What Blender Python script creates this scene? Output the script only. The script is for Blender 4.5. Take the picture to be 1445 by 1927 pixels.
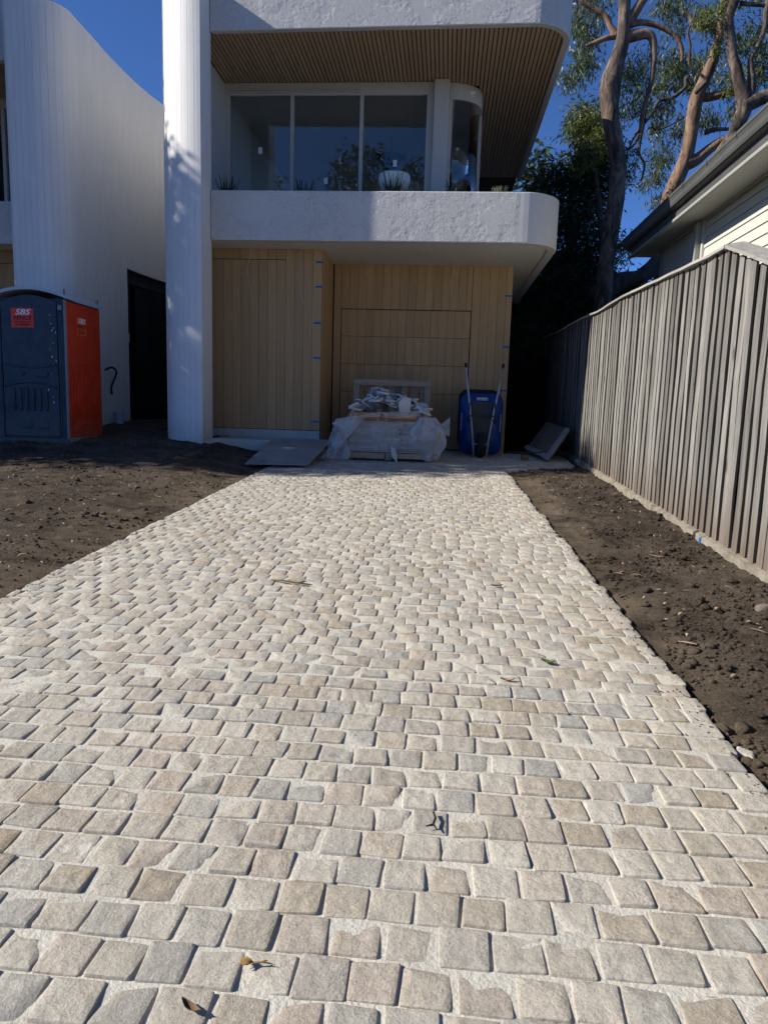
import bpy, bmesh, math, random
import numpy as np
from mathutils import Vector, Matrix, noise as mn
random.seed(7); rng = np.random.default_rng(7)
for o in list(bpy.data.objects): bpy.data.objects.remove(o)
scene = bpy.context.scene; C = scene.collection
RAD = math.radians

# ------------------------------------------------------------------ camera
CAM_H, FPX, IW, IH = 1.22, 1337.0, 1445.0, 1927.0
def cam_axes(pitch, roll, yaw):
    p, r, y = map(RAD, (pitch, roll, yaw))
    f = Vector((math.sin(y)*math.cos(p), math.cos(y)*math.cos(p), -math.sin(p)))
    ri = Vector((math.cos(y), -math.sin(y), 0)); u = ri.cross(f)
    return ri*math.cos(r)+u*math.sin(r), -ri*math.sin(r)+u*math.cos(r), f
AR, AU, AF = cam_axes(8.48, 1.75, -4.66)
cd = bpy.data.cameras.new('camera'); cam = bpy.data.objects.new('camera', cd); C.objects.link(cam)
cd.sensor_fit = 'VERTICAL'; cd.sensor_height = 24.0; cd.lens = 24.0*FPX/IH
cd.clip_start = 0.05; cd.clip_end = 3000
m3 = Matrix((AR, AU, -AF)).transposed()
cam.matrix_world = Matrix.Translation((0, 0, CAM_H)) @ m3.to_4x4()
scene.camera = cam
def ray(x, y): return AR*((x-IW/2)/FPX) + AU*((IH/2-y)/FPX) + AF
def at(x, y, Y):                       # survey: photo pixel on the vertical plane at distance Y
    d = ray(x, y); t = Y/d.y; return Vector((0, 0, CAM_H)) + d*t
def to_px(P):
    d = Vector(P)-Vector((0, 0, CAM_H)); z = d.dot(AF)
    return IW/2+FPX*d.dot(AR)/z, IH/2-FPX*d.dot(AU)/z, z

# ------------------------------------------------------------------ sky, sun, exposure
SUN_TO = Vector((-1.0, -0.165, 0.645)).normalized()
w = bpy.data.worlds.new('World'); scene.world = w; w.use_nodes = True
nt = w.node_tree; bg = nt.nodes['Background']
sky = nt.nodes.new('ShaderNodeTexSky'); sky.sky_type = 'NISHITA'; sky.sun_disc = False
sky.sun_elevation = math.asin(SUN_TO.z); sky.sun_rotation = math.atan2(SUN_TO.x, SUN_TO.y)
sky.altitude = 3000; sky.air_density = 0.6; sky.dust_density = 0.0; sky.ozone_density = 10.0
nt.links.new(sky.outputs[0], bg.inputs[0]); bg.inputs[1].default_value = 0.138
sl = bpy.data.lights.new('sun', 'SUN'); sl.energy = 5.0; sl.angle = RAD(0.53); sl.color = (1.0, 0.94, 0.84)
so = bpy.data.objects.new('sun', sl); C.objects.link(so); so.location = (-20, -5, 25)
so.rotation_euler = SUN_TO.to_track_quat('Z', 'Y').to_euler()
vs = scene.view_settings; vs.view_transform = 'Standard'; vs.look = 'None'; vs.exposure = 0.5; vs.gamma = 1.0
vs.use_curve_mapping = False

# ------------------------------------------------------------------ material helpers
class NT:
    def __init__(s, name):
        s.m = bpy.data.materials.new(name); s.m.use_nodes = True
        s.t = s.m.node_tree; s.p = s.t.nodes['Principled BSDF']; s.out = s.t.nodes['Material Output']
    def n(s, typ, **kw):
        nd = s.t.nodes.new('ShaderNode'+typ)
        for k, v in kw.items():
            if k.startswith('i_'):
                key = k[2:]; key = int(key) if key.isdigit() else key.replace('_', ' ')
                nd.inputs[key].default_value = v
            else: setattr(nd, k, v)
        return nd
    def l(s, a, b): s.t.links.new(a, b)
    def pos(s): return s.n('NewGeometry').outputs['Position']
    def coord(s, kind='pos', scale=(1, 1, 1), rnd=None):
        src = s.pos() if kind == 'pos' else s.n('TexCoord').outputs['Object']
        mp = s.n('Mapping'); mp.inputs['Scale'].default_value = scale; s.l(src, mp.inputs[0])
        if rnd is not None:
            mu = s.n('VectorMath', operation='SCALE'); mu.inputs[0].default_value = (37, 19, 11); s.l(rnd, mu.inputs['Scale'])
            s.l(mu.outputs[0], mp.inputs['Location'])
        return mp.outputs[0]
    def noise(s, co, scale, detail=4, rough=.55, dist=0):
        nd = s.n('TexNoise'); nd.inputs['Scale'].default_value = scale; nd.inputs['Detail'].default_value = detail
        nd.inputs['Roughness'].default_value = rough; nd.inputs['Distortion'].default_value = dist
        s.l(co, nd.inputs['Vector']); return nd.outputs['Fac']
    def ramp(s, fac, stops):
        r = s.n('ValToRGB'); e = r.color_ramp.elements
        while len(e) < len(stops): e.new(.5)
        for el, (p, c) in zip(e, stops):
            el.position = p; el.color = (*c, 1) if not isinstance(c, (int, float)) else (c, c, c, 1)
        s.l(fac, r.inputs[0]); return r.outputs[0]
    def mix(s, fac, a, b, mode='MIX'):
        nd = s.n('Mix', data_type='RGBA', blend_type=mode)
        for v, k in ((fac, 0), (a, 6), (b, 7)):
            if hasattr(v, 'node'): s.l(v, nd.inputs[k])
            elif k == 0: nd.inputs[0].default_value = v
            else: nd.inputs[k].default_value = (*v, 1) if len(v) == 3 else v
        return nd.outputs[2]
    def math(s, op, a, b=0.0, clamp=False):
        nd = s.n('Math', operation=op, use_clamp=clamp)
        for i, v in enumerate((a, b)):
            if hasattr(v, 'node'): s.l(v, nd.inputs[i])
            else: nd.inputs[i].default_value = v
        return nd.outputs[0]
    def bump(s, h, strength, dist, prev=None):
        b = s.n('Bump'); b.inputs['Strength'].default_value = strength; b.inputs['Distance'].default_value = dist
        s.l(h, b.inputs['Height'])
        if prev is not None: s.l(prev, b.inputs['Normal'])
        return b.outputs[0]
    def fin(s, col=None, normal=None, rough=.8, spec=.3):
        if col is not None:
            if hasattr(col, 'node'): s.l(col, s.p.inputs['Base Color'])
            else: s.p.inputs['Base Color'].default_value = (*col, 1)
        if normal is not None: s.l(normal, s.p.inputs['Normal'])
        if hasattr(rough, 'node'): s.l(rough, s.p.inputs['Roughness'])
        else: s.p.inputs['Roughness'].default_value = rough
        s.p.inputs['Specular IOR Level'].default_value = spec
        return s.m

def plain(name, c1, c2, scale=4, rough=.75, bump=.0, bscale=60, bdist=.004, rand=0.0, stretch=(1, 1, 1), spec=.3, kind='pos', dirt=None):
    N = NT(name); rnd = N.n('ObjectInfo').outputs['Random'] if rand else None
    co = N.coord(kind, stretch, rnd)
    f = N.noise(co, scale, 6, .6)
    col = N.ramp(f, [(.3, c1), (.7, c2)])
    if rand:
        v = N.math('MULTIPLY_ADD', rnd, 2*rand); v.node.inputs[2].default_value = 1-rand
        h = N.n('HueSaturation'); N.l(v, h.inputs['Value']); N.l(col, h.inputs['Color']); col = h.outputs[0]
    if dirt:                                            # (colour, z where it ends, z where it is full)
        sx = N.n('SeparateXYZ'); N.l(N.pos(), sx.inputs[0])
        mr = N.n('MapRange'); N.l(sx.outputs[2], mr.inputs[0]); mr.inputs[1].default_value = dirt[1]; mr.inputs[2].default_value = dirt[2]
        k = N.math('MULTIPLY', mr.outputs[0], N.noise(N.coord('pos', (9, 9, 3)), 1.5, 5))
        col = N.mix(N.math('MULTIPLY', k, 1.2, True), col, dirt[0])
    nrm = None
    if bump:
        b = N.noise(co, bscale, 5, .6); nrm = N.bump(b, bump, bdist)
    return N.fin(col, nrm, rough, spec)

def wood(name, c1, c2, axis='z', rand=.15, rough=.75, bump=.25, grain=26, knots=False, dark=None):
    N = NT(name); rnd = N.n('ObjectInfo').outputs['Random']
    st = {'z': (1, 1, .05), 'y': (1, .05, 1), 'x': (.05, 1, 1)}[axis]
    co = N.coord('pos', st, rnd)
    g = N.noise(co, grain, 8, .68, .4); g2 = N.noise(co, grain*4.5, 4, .6)
    f = N.math('ADD', N.math('MULTIPLY', g, .65), N.math('MULTIPLY', g2, .35))
    stops = [(.3, c1), (.68, c2)]
    if dark: stops = [(.26, dark), (.38, c1), (.7, c2)]
    col = N.ramp(f, stops)
    v = N.math('MULTIPLY_ADD', rnd, 2*rand); v.node.inputs[2].default_value = 1-rand
    h = N.n('HueSaturation'); N.l(v, h.inputs['Value']); N.l(col, h.inputs['Color']); col = h.outputs[0]
    if knots:
        kco = N.coord('pos', {'z': (1, 1, .35), 'y': (1, .35, 1), 'x': (.35, 1, 1)}[axis], rnd)
        vo = N.n('TexVoronoi'); vo.inputs['Scale'].default_value = 4.2; N.l(kco, vo.inputs['Vector'])
        kf = N.ramp(vo.outputs['Distance'], [(.05, 1.0), (.11, 0.0)])
        col = N.mix(N.math('MULTIPLY', kf, .75), col, tuple(x*.35 for x in c1))
        sx = N.n('SeparateXYZ'); N.l(N.pos(), sx.inputs[0])      # mud splash and tannin along the foot
        hz = N.math('SUBTRACT', sx.outputs[2], N.math('MULTIPLY', sx.outputs[1], .039))
        mr = N.n('MapRange'); N.l(hz, mr.inputs[0]); mr.inputs[1].default_value = .55; mr.inputs[2].default_value = .02
        k = N.math('MULTIPLY', mr.outputs[0], N.noise(N.coord('pos', (5, 5, 1.5), rnd), 2.0, 5))
        col = N.mix(N.math('MULTIPLY', k, 1.3, True), col, (.13, .085, .05))
        tp_ = N.n('MapRange'); N.l(hz, tp_.inputs[0]); tp_.inputs[1].default_value = 1.9; tp_.inputs[2].default_value = 2.35   # rain stains under the capping
        k2 = N.math('MULTIPLY', tp_.outputs[0], N.ramp(N.noise(N.coord('pos', (6, 6, .8), rnd), 2.0, 4), [(.38, 0.0), (.6, 1.0)]))
        col = N.mix(N.math('MULTIPLY', k2, .75), col, (.055, .042, .036))
    return N.fin(col, N.bump(f, bump, .004), rough, .25)

def cobble_mat(name, src):
    N = NT(name)
    if src == 'obj': rnd = N.n('ObjectInfo').outputs['Random']
    else: rnd = N.n('Attribute', attribute_name='rnd').outputs['Fac']
    tone = N.ramp(rnd, [(0, (.34, .335, .31)), (.14, (.53, .495, .42)), (.30, (.42, .368, .285)), (.46, (.60, .565, .48)),
                        (.60, (.47, .38, .30)), (.74, (.375, .378, .355)), (.88, (.355, .285, .195)), (1, (.58, .525, .43))])
    co = N.coord('pos', (1, 1, 1), rnd)
    a = N.noise(co, 34, 9, .75, .3)
    col = N.mix(.36, tone, N.ramp(a, [(.30, (.23, .204, .16)), (.5, (.455, .42, .348)), (.72, (.65, .62, .535))]))
    st = N.noise(co, 7, 4, .6); rr = N.math('MULTIPLY', N.ramp(st, [(.60, 0.0), (.74, 1.0)]), .55)
    col = N.mix(rr, col, (.33, .215, .10))
    sk = N.noise(co, 150, 3, .7)
    col = N.mix(N.math('MULTIPLY', N.ramp(sk, [(.34, 1.0), (.46, 0.0)]), .5), col, (.20, .17, .135))
    col = N.mix(N.math('MULTIPLY', N.ramp(sk, [(.56, 0.0), (.68, 1.0)]), .45), col, (.66, .63, .57))
    fo = N.noise(N.coord('pos'), 2.3, 6, .65)      # soil walked across the stones
    col = N.mix(N.math('MULTIPLY', N.ramp(fo, [(.52, 0.0), (.72, 1.0)]), .34), col, (.25, .205, .15))
    wp = N.noise(N.coord('pos'), .9, 3)                         # cement dust left by the grouting
    col = N.mix(N.math('MULTIPLY', N.ramp(wp, [(.45, 0.0), (.7, 1.0)]), .35), col, (.52, .485, .42))
    vo = N.n('TexVoronoi', feature='F1'); vo.inputs['Scale'].default_value = 30; N.l(N.coord('pos', (1, .6, 1), rnd), vo.inputs['Vector'])
    h1 = N.noise(co, 42, 9, .72, .15); h2 = N.noise(co, 130, 5, .7)
    nr = N.bump(vo.outputs['Distance'], .30, .010); nr = N.bump(h1, .75, .010, nr); nr = N.bump(h2, .75, .0035, nr)
    return N.fin(col, nr, .85, .2)

def soil_mat():
    N = NT('soil'); co = N.coord('pos')
    a = N.noise(co, 3.2, 8, .7); b = N.noise(co, 55, 6, .7); c = N.noise(co, .8, 4, .6)
    f = N.math('ADD', N.math('MULTIPLY', a, .5), N.math('MULTIPLY', b, .5))
    col = N.ramp(f, [(.36, (.030, .023, .017)), (.5, (.082, .064, .049)), (.64, (.17, .138, .106))])
    col = N.mix(N.math('MULTIPLY', N.ramp(c, [(.46, 0.0), (.64, 1.0)]), .6), col, (.145, .113, .082))
    col = N.mix(N.math('MULTIPLY', N.ramp(N.noise(co, 1.7, 5, .65), [(.34, 1.0), (.46, 0.0)]), .6), col, (.026, .020, .015))
    gr = N.noise(co, 85, 5, .75)
    col = N.mix(N.math('MULTIPLY', N.ramp(gr, [(.36, 1.0), (.50, 0.0)]), .75), col, (.022, .016, .012))
    col = N.mix(N.math('MULTIPLY', N.ramp(gr, [(.54, 0.0), (.68, 1.0)]), .65), col, (.22, .18, .14))
    sp = N.noise(co, 190, 2, .5)
    col = N.mix(N.ramp(sp, [(.68, 0.0), (.75, 1.0)]), col, (.30, .255, .20))
    ed = N.n('SeparateXYZ'); N.l(N.pos(), ed.inputs[0])          # sandy bedding spilt along the edge of the paving
    d1 = N.math('ABSOLUTE', N.math('ADD', ed.outputs[0], 2.45)); d2 = N.math('ABSOLUTE', N.math('SUBTRACT', ed.outputs[0], 1.10))
    mr = N.n('MapRange'); N.l(N.math('MINIMUM', N.math('MULTIPLY', d1, .5), N.math('MULTIPLY', d2, 1.6)), mr.inputs[0])
    mr.inputs[1].default_value = .38; mr.inputs[2].default_value = 0
    k = N.math('MULTIPLY', mr.outputs[0], N.ramp(a, [(.35, 0.0), (.62, 1.0)]))
    col = N.mix(N.math('MULTIPLY', k, .75), col, (.20, .155, .105))
    nr = N.bump(N.noise(co, 38, 8, .75), 1.0, .03); nr = N.bump(N.noise(co, 150, 4, .7), .8, .006, nr)
    return N.fin(col, nr, .95, .1)

def stucco_mat(name, smooth_from=None):
    N = NT(name); co = N.coord('pos', (1, 1, 1))
    big = N.noise(co, 2.6, 4, .6); patch = N.ramp(big, [(.38, 0.0), (.52, 1.0)])
    worm = N.noise(N.coord('pos', (1, 1, .8)), 24, 4, .6, 1.1)
    ridge = N.ramp(worm, [(.40, 0.0), (.46, 1.0), (.60, 1.0), (.66, .15)])
    h = N.math('MULTIPLY', ridge, patch)
    if smooth_from is not None:
        sx = N.n('SeparateXYZ'); N.l(N.pos(), sx.inputs[0])
        mr = N.n('MapRange'); N.l(sx.outputs[0], mr.inputs[0]); mr.inputs[1].default_value = smooth_from; mr.inputs[2].default_value = smooth_from-.06
        h = N.math('MULTIPLY', h, mr.outputs[0])
    h = N.math('ADD', h, N.math('MULTIPLY', N.noise(co, 5, 3), .22))
    nr = N.bump(h, .65, .010)
    nr = N.bump(N.noise(co, 140, 3), .12, .002, nr)
    col = N.ramp(N.noise(co, 1.3, 5), [(.3, (.53, .525, .51)), (.7, (.58, .575, .56))])
    return N.fin(col, nr, .8, .25)

def leaf_mat(name, c1, c2, tr=.25, rough=.45):
    N = NT(name); rnd = N.n('Attribute', attribute_name='rnd').outputs['Fac']
    col = N.ramp(rnd, [(0, c1), (1, c2)]); N.fin(col, None, rough, .4)
    t = N.n('BsdfTranslucent'); N.l(N.mix(.5, col, (.16, .20, .02)), t.inputs[0])
    mx = N.n('MixShader', i_0=tr); N.l(N.p.outputs[0], mx.inputs[1]); N.l(t.outputs[0], mx.inputs[2]); N.l(mx.outputs[0], N.out.inputs[0])
    return N.m

def bark_mat(name, c1, c2, c3):
    N = NT(name); co = N.coord('pos', (1, 1, .35))
    a = N.noise(co, 5.0, 7, .68, 1.0); b = N.noise(co, 16, 6, .7)
    col = N.ramp(a, [(.38, c1), (.5, c2), (.60, c3)])
    col = N.mix(N.math('MULTIPLY', N.ramp(b, [(.55, 0.0), (.68, 1.0)]), .5), col, tuple(x*.4 for x in c1))
    return N.fin(col, N.bump(N.noise(co, 9, 6, .65), .6, .04), .85, .2)

def glass_mat(name, tint=(.82, .86, .86), ior=1.52):
    N = NT(name); tr = N.n('BsdfTransparent'); tr.inputs[0].default_value = (*tint, 1)
    gl = N.n('BsdfGlossy'); gl.inputs['Roughness'].default_value = .0; gl.inputs[0].default_value = (1, 1, 1, 1)
    fr = N.n('Fresnel'); fr.inputs[0].default_value = ior
    k = N.math('MULTIPLY', fr.outputs[0], 1.35, True)
    mx = N.n('MixShader'); N.l(k, mx.inputs[0]); N.l(tr.outputs[0], mx.inputs[1]); N.l(gl.outputs[0], mx.inputs[2]); N.l(mx.outputs[0], N.out.inputs[0])
    return N.m

def film_mat(name, amount=.5):
    N = NT(name); co = N.coord('pos')
    N.p.inputs['Base Color'].default_value = (.78, .80, .82, 1); N.p.inputs['Roughness'].default_value = .25
    nr = N.bump(N.noise(N.coord('pos', (1, 1, .5)), 16, 4, .55, .8), .6, .012); N.l(nr, N.p.inputs['Normal'])
    tl = N.n('BsdfTranslucent'); tl.inputs[0].default_value = (.75, .77, .8, 1)
    m1 = N.n('MixShader', i_0=.35); N.l(N.p.outputs[0], m1.inputs[1]); N.l(tl.outputs[0], m1.inputs[2])
    tr = N.n('BsdfTransparent')
    f = N.ramp(N.noise(co, 4.5, 3, .5, .6), [(.3, amount-.20), (.7, amount+.22)])
    mx = N.n('MixShader'); N.l(f, mx.inputs[0]); N.l(tr.outputs[0], mx.inputs[1]); N.l(m1.outputs[0], mx.inputs[2]); N.l(mx.outputs[0], N.out.inputs[0])
    return N.m

M = dict(
 soil=soil_mat(), mortar=plain('mortar', (.47, .448, .382), (.60, .575, .50), 5, .95, .9, 90, .006),
 cob=cobble_mat('cobble', 'obj'), cobs=cobble_mat('cobble_far', 'attr'),
 stucco=stucco_mat('rendered_stucco', .93), stuccof=stucco_mat('rendered_stucco_upper', None),
 white=plain('white_render', (.52, .515, .50), (.57, .565, .55), 1.5, .8, .12, 30, .006),
 board=plain('white_board', (.66, .655, .635), (.72, .715, .70), 1.2, .62, .12, 14, .006, rand=.008, dirt=((.36, .33, .29), 1.0, .55)),
 core=plain('board_shadow_gap', (.32, .32, .31), (.36, .36, .35), 2),
 soff=plain('soffit_paint', (.58, .565, .53), (.66, .64, .60), 1.2, .85, .1, 20, .004),
 clad=wood('blond_timber', (.355, .225, .11), (.475, .315, .16), 'z', .085, .7, .12),
 slat=wood('soffit_timber', (.34, .245, .16), (.43, .32, .22), 'y', .06, .7, .12),
 black=plain('black_backing', (.012, .011, .010), (.02, .018, .016), 3, .9),
 slatback=plain('soffit_backing', (.07, .048, .032), (.09, .064, .044), 3, .9),
 conc=plain('concrete', (.36, .35, .335), (.47, .455, .43), 3, .9, .4, 50, .004),
 frame=plain('window_frame_paint', (.50, .485, .45), (.54, .525, .49), 2, .5),
 glass=glass_mat('window_glass', (.93, .95, .94)), dglass=glass_mat('dark_glass', (.25, .28, .28)),
 room=plain('room_paint', (.74, .76, .72), (.78, .80, .76), 1.5, .9),
 roomf=plain('room_floor', (.10, .075, .05), (.14, .10, .07), 3, .6),
 fence=wood('weathered_paling', (.115, .107, .095), (.335, .322, .298), 'z', .32, .9, .8, 34, True, (.045, .04, .036)),
 fenceb=wood('shaded_back_paling', (.010, .0085, .007), (.020, .017, .014), 'z', .2, .95, .5, 22, False, (.006, .005, .004)),  # back boards near black: shade of the gaps put into the colour
 fencee=wood('shaded_paling_edge', (.035, .030, .026), (.075, .066, .058), 'z', .2, .95, .5, 22),
 cap=wood('weathered_cap', (.24, .225, .20), (.42, .40, .365), 'y', .15, .9, .6, 24, False, (.09, .08, .07)),
 kerb=plain('rough_concrete_edging', (.17, .145, .11), (.32, .285, .23), 9, .95, .9, 55, .01),
 weather=plain('cream_weatherboard', (.50, .50, .44), (.54, .54, .48), 1.5, .6, .06, 8, .004, rand=.02),
 crend=plain('cream_render', (.47, .465, .42), (.52, .515, .465), 2, .85, .5, 70, .004),
 trim=plain('grey_trim', (.30, .30, .275), (.34, .34, .31), 2, .6),
 gutter=plain('grey_gutter', (.085, .088, .085), (.115, .12, .115), 2, .45, spec=.5),
 roof=plain('grey_roof', (.06, .062, .062), (.09, .09, .09), 3, .6),
 neave=plain('eave_lining', (.42, .415, .38), (.46, .455, .42), 2, .8),
 bark=bark_mat('smooth_bark', (.045, .035, .029), (.11, .082, .064), (.21, .162, .13)),
 bark2=bark_mat('orange_bark', (.085, .058, .044), (.19, .12, .078), (.28, .19, .135)),
 barkd=bark_mat('dark_bark', (.05, .042, .036), (.085, .07, .06), (.12, .10, .085)),
 leaf=leaf_mat('gum_leaf', (.022, .042, .024), (.10, .13, .065), .28),
 leafy=leaf_mat('olive_leaf', (.045, .068, .018), (.165, .19, .06), .30),
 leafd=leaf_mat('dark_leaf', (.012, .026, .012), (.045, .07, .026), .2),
 tblue=plain('toilet_blue', (.026, .042, .064), (.046, .068, .094), 5, .55, .2, 60, .003, dirt=((.12, .10, .08), 1.1, .5)),
 tred=plain('toilet_red', (.56, .036, .008), (.72, .056, .012), 4, .5, .2, 60, .003, dirt=((.25, .10, .06), 1.0, .5)),
 tgrey=plain('toilet_grey', (.20, .22, .24), (.25, .27, .29), 3, .5),
 troof=plain('toilet_roof', (.42, .46, .52), (.50, .54, .60), 3, .4),
 sticker=plain('sticker_red', (.75, .045, .010), (.80, .055, .014), 2, .4),
 stickero=plain('sticker_orange', (.80, .10, .012), (.84, .12, .016), 2, .4),
 ink=plain('navy_ink', (.004, .005, .022), (.006, .007, .028), 2, .5),
 wink=plain('white_ink', (.8, .8, .8), (.85, .85, .85), 2, .5),
 tape=plain('blue_tape', (.012, .09, .36), (.02, .12, .42), 8, .6),
 barrow=plain('barrow_blue', (.008, .042, .17), (.011, .055, .21), 4, .4, .1, 40, .003),
 rubber=plain('black_rubber', (.014, .014, .014), (.024, .024, .024), 9, .8, .3, 60, .004),
 steel=plain('galvanised_steel', (.30, .32, .35), (.42, .44, .47), 14, .4, spec=.5),
 dsteel=plain('dark_steel', (.03, .032, .036), (.05, .052, .056), 8, .5),
 pallet=wood('pallet_timber', (.26, .20, .135), (.42, .33, .23), 'x', .2, .85, .3, 20),
 palletv=wood('pallet_timber_upright', (.26, .20, .135), (.42, .33, .23), 'z', .2, .85, .3, 20),
 crate=wood('crate_timber', (.34, .19, .08), (.48, .29, .13), 'x', .12, .8, .3, 20),
 slab=plain('stacked_stone', (.30, .28, .25), (.44, .41, .37), 12, .9, .5, 50, .006, rand=.2),
 offcut=plain('stone_offcut', (.46, .47, .47), (.62, .62, .61), 10, .85, .6, 45, .006, rand=.14),
 film=film_mat('plastic_film', .46), wrap=film_mat('stretch_wrap', .22),
 ply=plain('formply', (.22, .215, .20), (.33, .32, .305), 3, .7, .15, 25, .003),
 plyedge=plain('ply_brown', (.12, .095, .07), (.17, .135, .10), 5, .7),
 greenp=plain('green_paint', (.02, .16, .09), (.03, .2, .11), 3, .6),
 cable=plain('white_cable', (.40, .38, .33), (.46, .44, .39), 3, .5),
 clay=plain('brick', (.14, .08, .055), (.2, .12, .085), 8, .9, .5, 60, .004),
 bag=plain('white_bag', (.55, .56, .58), (.66, .67, .69), 5, .5, .5, 18, .01),
 leafb=plain('dry_leaf_brown', (.10, .055, .03), (.17, .10, .06), 30, .7),
 leafp=plain('dry_leaf_pink', (.36, .22, .15), (.45, .30, .21), 30, .7),
 leafg=plain('fallen_green_leaf', (.08, .10, .03), (.14, .16, .05), 30, .6),
 twig=plain('twig', (.09, .06, .035), (.16, .115, .07), 20, .8),
 twigy=plain('dry_flower_twig', (.20, .115, .035), (.30, .185, .06), 20, .8),
 cream=plain('cream_glaze', (.66, .68, .60), (.72, .74, .66), 3, .35),
 plant=plain('plant_green', (.035, .055, .035), (.08, .10, .06), 9, .6),
 clod=plain('clod_rock', (.12, .095, .07), (.21, .17, .13), 25, .95, .8, 60, .01),
 chips=plain('pale_chips', (.34, .29, .23), (.5, .44, .36), 60, .9),
)

# ------------------------------------------------------------------ mesh helpers
class MB:
    def __init__(s): s.v = []; s.f = []
    def add(s, vs, fs):
        b = len(s.v); s.v += [tuple(v) for v in vs]; s.f += [tuple(i+b for i in f) for f in fs]; return s
    def hexa(s, p):           # 8 corners: bottom ring 0-3, top ring 4-7
        return s.add(p, [(3, 2, 1, 0), (4, 5, 6, 7), (0, 1, 5, 4), (1, 2, 6, 5), (2, 3, 7, 6), (3, 0, 4, 7)])
    def box(s, x0, x1, y0, y1, z0, z1):
        return s.hexa([(x0, y0, z0), (x1, y0, z0), (x1, y1, z0), (x0, y1, z0), (x0, y0, z1), (x1, y0, z1), (x1, y1, z1), (x0, y1, z1)])
    def tube(s, pts, rad, n=8, cap=True, jit=0):
        pts = [Vector(p) for p in pts]; k = len(pts)
        if isinstance(rad, (int, float)): rad = [rad]*k
        vs = []; ref = Vector((0.13, 0.31, 1)).normalized()
        for i, p in enumerate(pts):
            t = (pts[min(i+1, k-1)]-pts[max(i-1, 0)]).normalized()
            a = t.cross(ref)
            if a.length < .05: a = t.cross(Vector((1, .2, .1)))
            a.normalize(); b = t.cross(a)
            for j in range(n):
                q = 2*math.pi*j/n; r = rad[i]*(1+jit*mn.noise(Vector((p.x*2+j*1.7, p.y*2, p.z*2.3+j))))
                vs.append(p+a*(r*math.cos(q))+b*(r*math.sin(q)))
        fs = [(i*n+j, i*n+(j+1) % n, (i+1)*n+(j+1) % n, (i+1)*n+j) for i in range(k-1) for j in range(n)]
        if cap: fs += [tuple(reversed(range(n))), tuple((k-1)*n+j for j in range(n))]
        return s.add(vs, fs)
    def ribbon(s, path, z0, z1, th):      # wall of thickness th on the left-hand side of the path
        P = [Vector((a, b)) for a, b in path]; k = len(P); I = []
        for i in range(k):
            t = (P[min(i+1, k-1)]-P[max(i-1, 0)]).normalized(); I.append(P[i]+Vector((-t.y, t.x))*th)
        vs = []
        for i in range(k): vs += [(*P[i], z0), (*P[i], z1), (*I[i], z1), (*I[i], z0)]
        fs = []
        for i in range(k-1):
            a, b = 4*i, 4*i+4
            for j in range(4): fs.append((a+j, b+j, b+(j+1) % 4, a+(j+1) % 4))
        fs += [(0, 1, 2, 3), (4*k-1, 4*k-2, 4*k-3, 4*k-4)]
        return s.add(vs, fs)
    def poly(s, pts, z0, z1):
        k = len(pts)
        return s.add([(a, b, z0) for a, b in pts]+[(a, b, z1) for a, b in pts],
                     [tuple(reversed(range(k))), tuple(range(k, 2*k))]+[(i, (i+1) % k, k+(i+1) % k, k+i) for i in range(k)])
    def lathe(s, prof, c, n=16, axis='z'):
        vs = []
        for r, h in prof:
            for j in range(n):
                q = 2*math.pi*j/n; x, y = r*math.cos(q), r*math.sin(q)
                d = {'z': (x, y, h), 'x': (h, x, y), 'y': (x, h, y)}[axis]; vs.append((c[0]+d[0], c[1]+d[1], c[2]+d[2]))
        k = len(prof)
        fs = [(i*n+j, i*n+(j+1) % n, (i+1)*n+(j+1) % n, (i+1)*n+j) for i in range(k-1) for j in range(n)]
        fs += [tuple(reversed(range(n))), tuple((k-1)*n+j for j in range(n))]
        return s.add(vs, fs)
    def mesh(s, name, m=None, smooth=False):
        me = bpy.data.meshes.new(name); me.from_pydata(s.v, [], s.f)
        bm = bmesh.new(); bm.from_mesh(me); bmesh.ops.recalc_face_normals(bm, faces=bm.faces); bm.to_mesh(me); bm.free()
        if m: me.materials.append(M[m])
        if smooth: me.polygons.foreach_set('use_smooth', [True]*len(me.polygons))
        me.update(); return me
WL = {}
def put(name, me, parent=None, loc=(0, 0, 0), rot=None, scale=None):
    o = bpy.data.objects.new(name, me); C.objects.link(o); loc = Vector(loc)
    if parent is not None: o.parent = parent; o.location = loc-WL[parent]
    else: o.location = loc
    WL[o] = loc
    if rot: o.rotation_euler = rot
    if scale: o.scale = scale
    return o
def part(name, mb, m, parent, smooth=False, bevel=0.0):
    o = put(name, mb.mesh(name, m, smooth), parent)
    if bevel: bev(o, bevel)
    return o
def bev(o, wd, seg=2):
    b = o.modifiers.new('bevel', 'BEVEL'); b.width = wd; b.segments = seg; b.limit_method = 'ANGLE'; b.angle_limit = RAD(35)
def tag(o, label, cat, group=None):
    o['label'] = label; o['category'] = cat
    if group: o['group'] = group
    return o
def thing(name, loc, label, cat, group=None): return tag(put(name, None, None, loc), label, cat, group)
def single(name, mb, m, loc, label, cat, group=None, smooth=False, bevel=0.0):   # one-mesh thing whose origin sits at loc
    loc = Vector(loc); mb.v = [tuple(Vector(v)-loc) for v in mb.v]
    o = put(name, mb.mesh(name, m, smooth), None, loc)
    if bevel: bev(o, bevel)
    return tag(o, label, cat, group)
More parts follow.
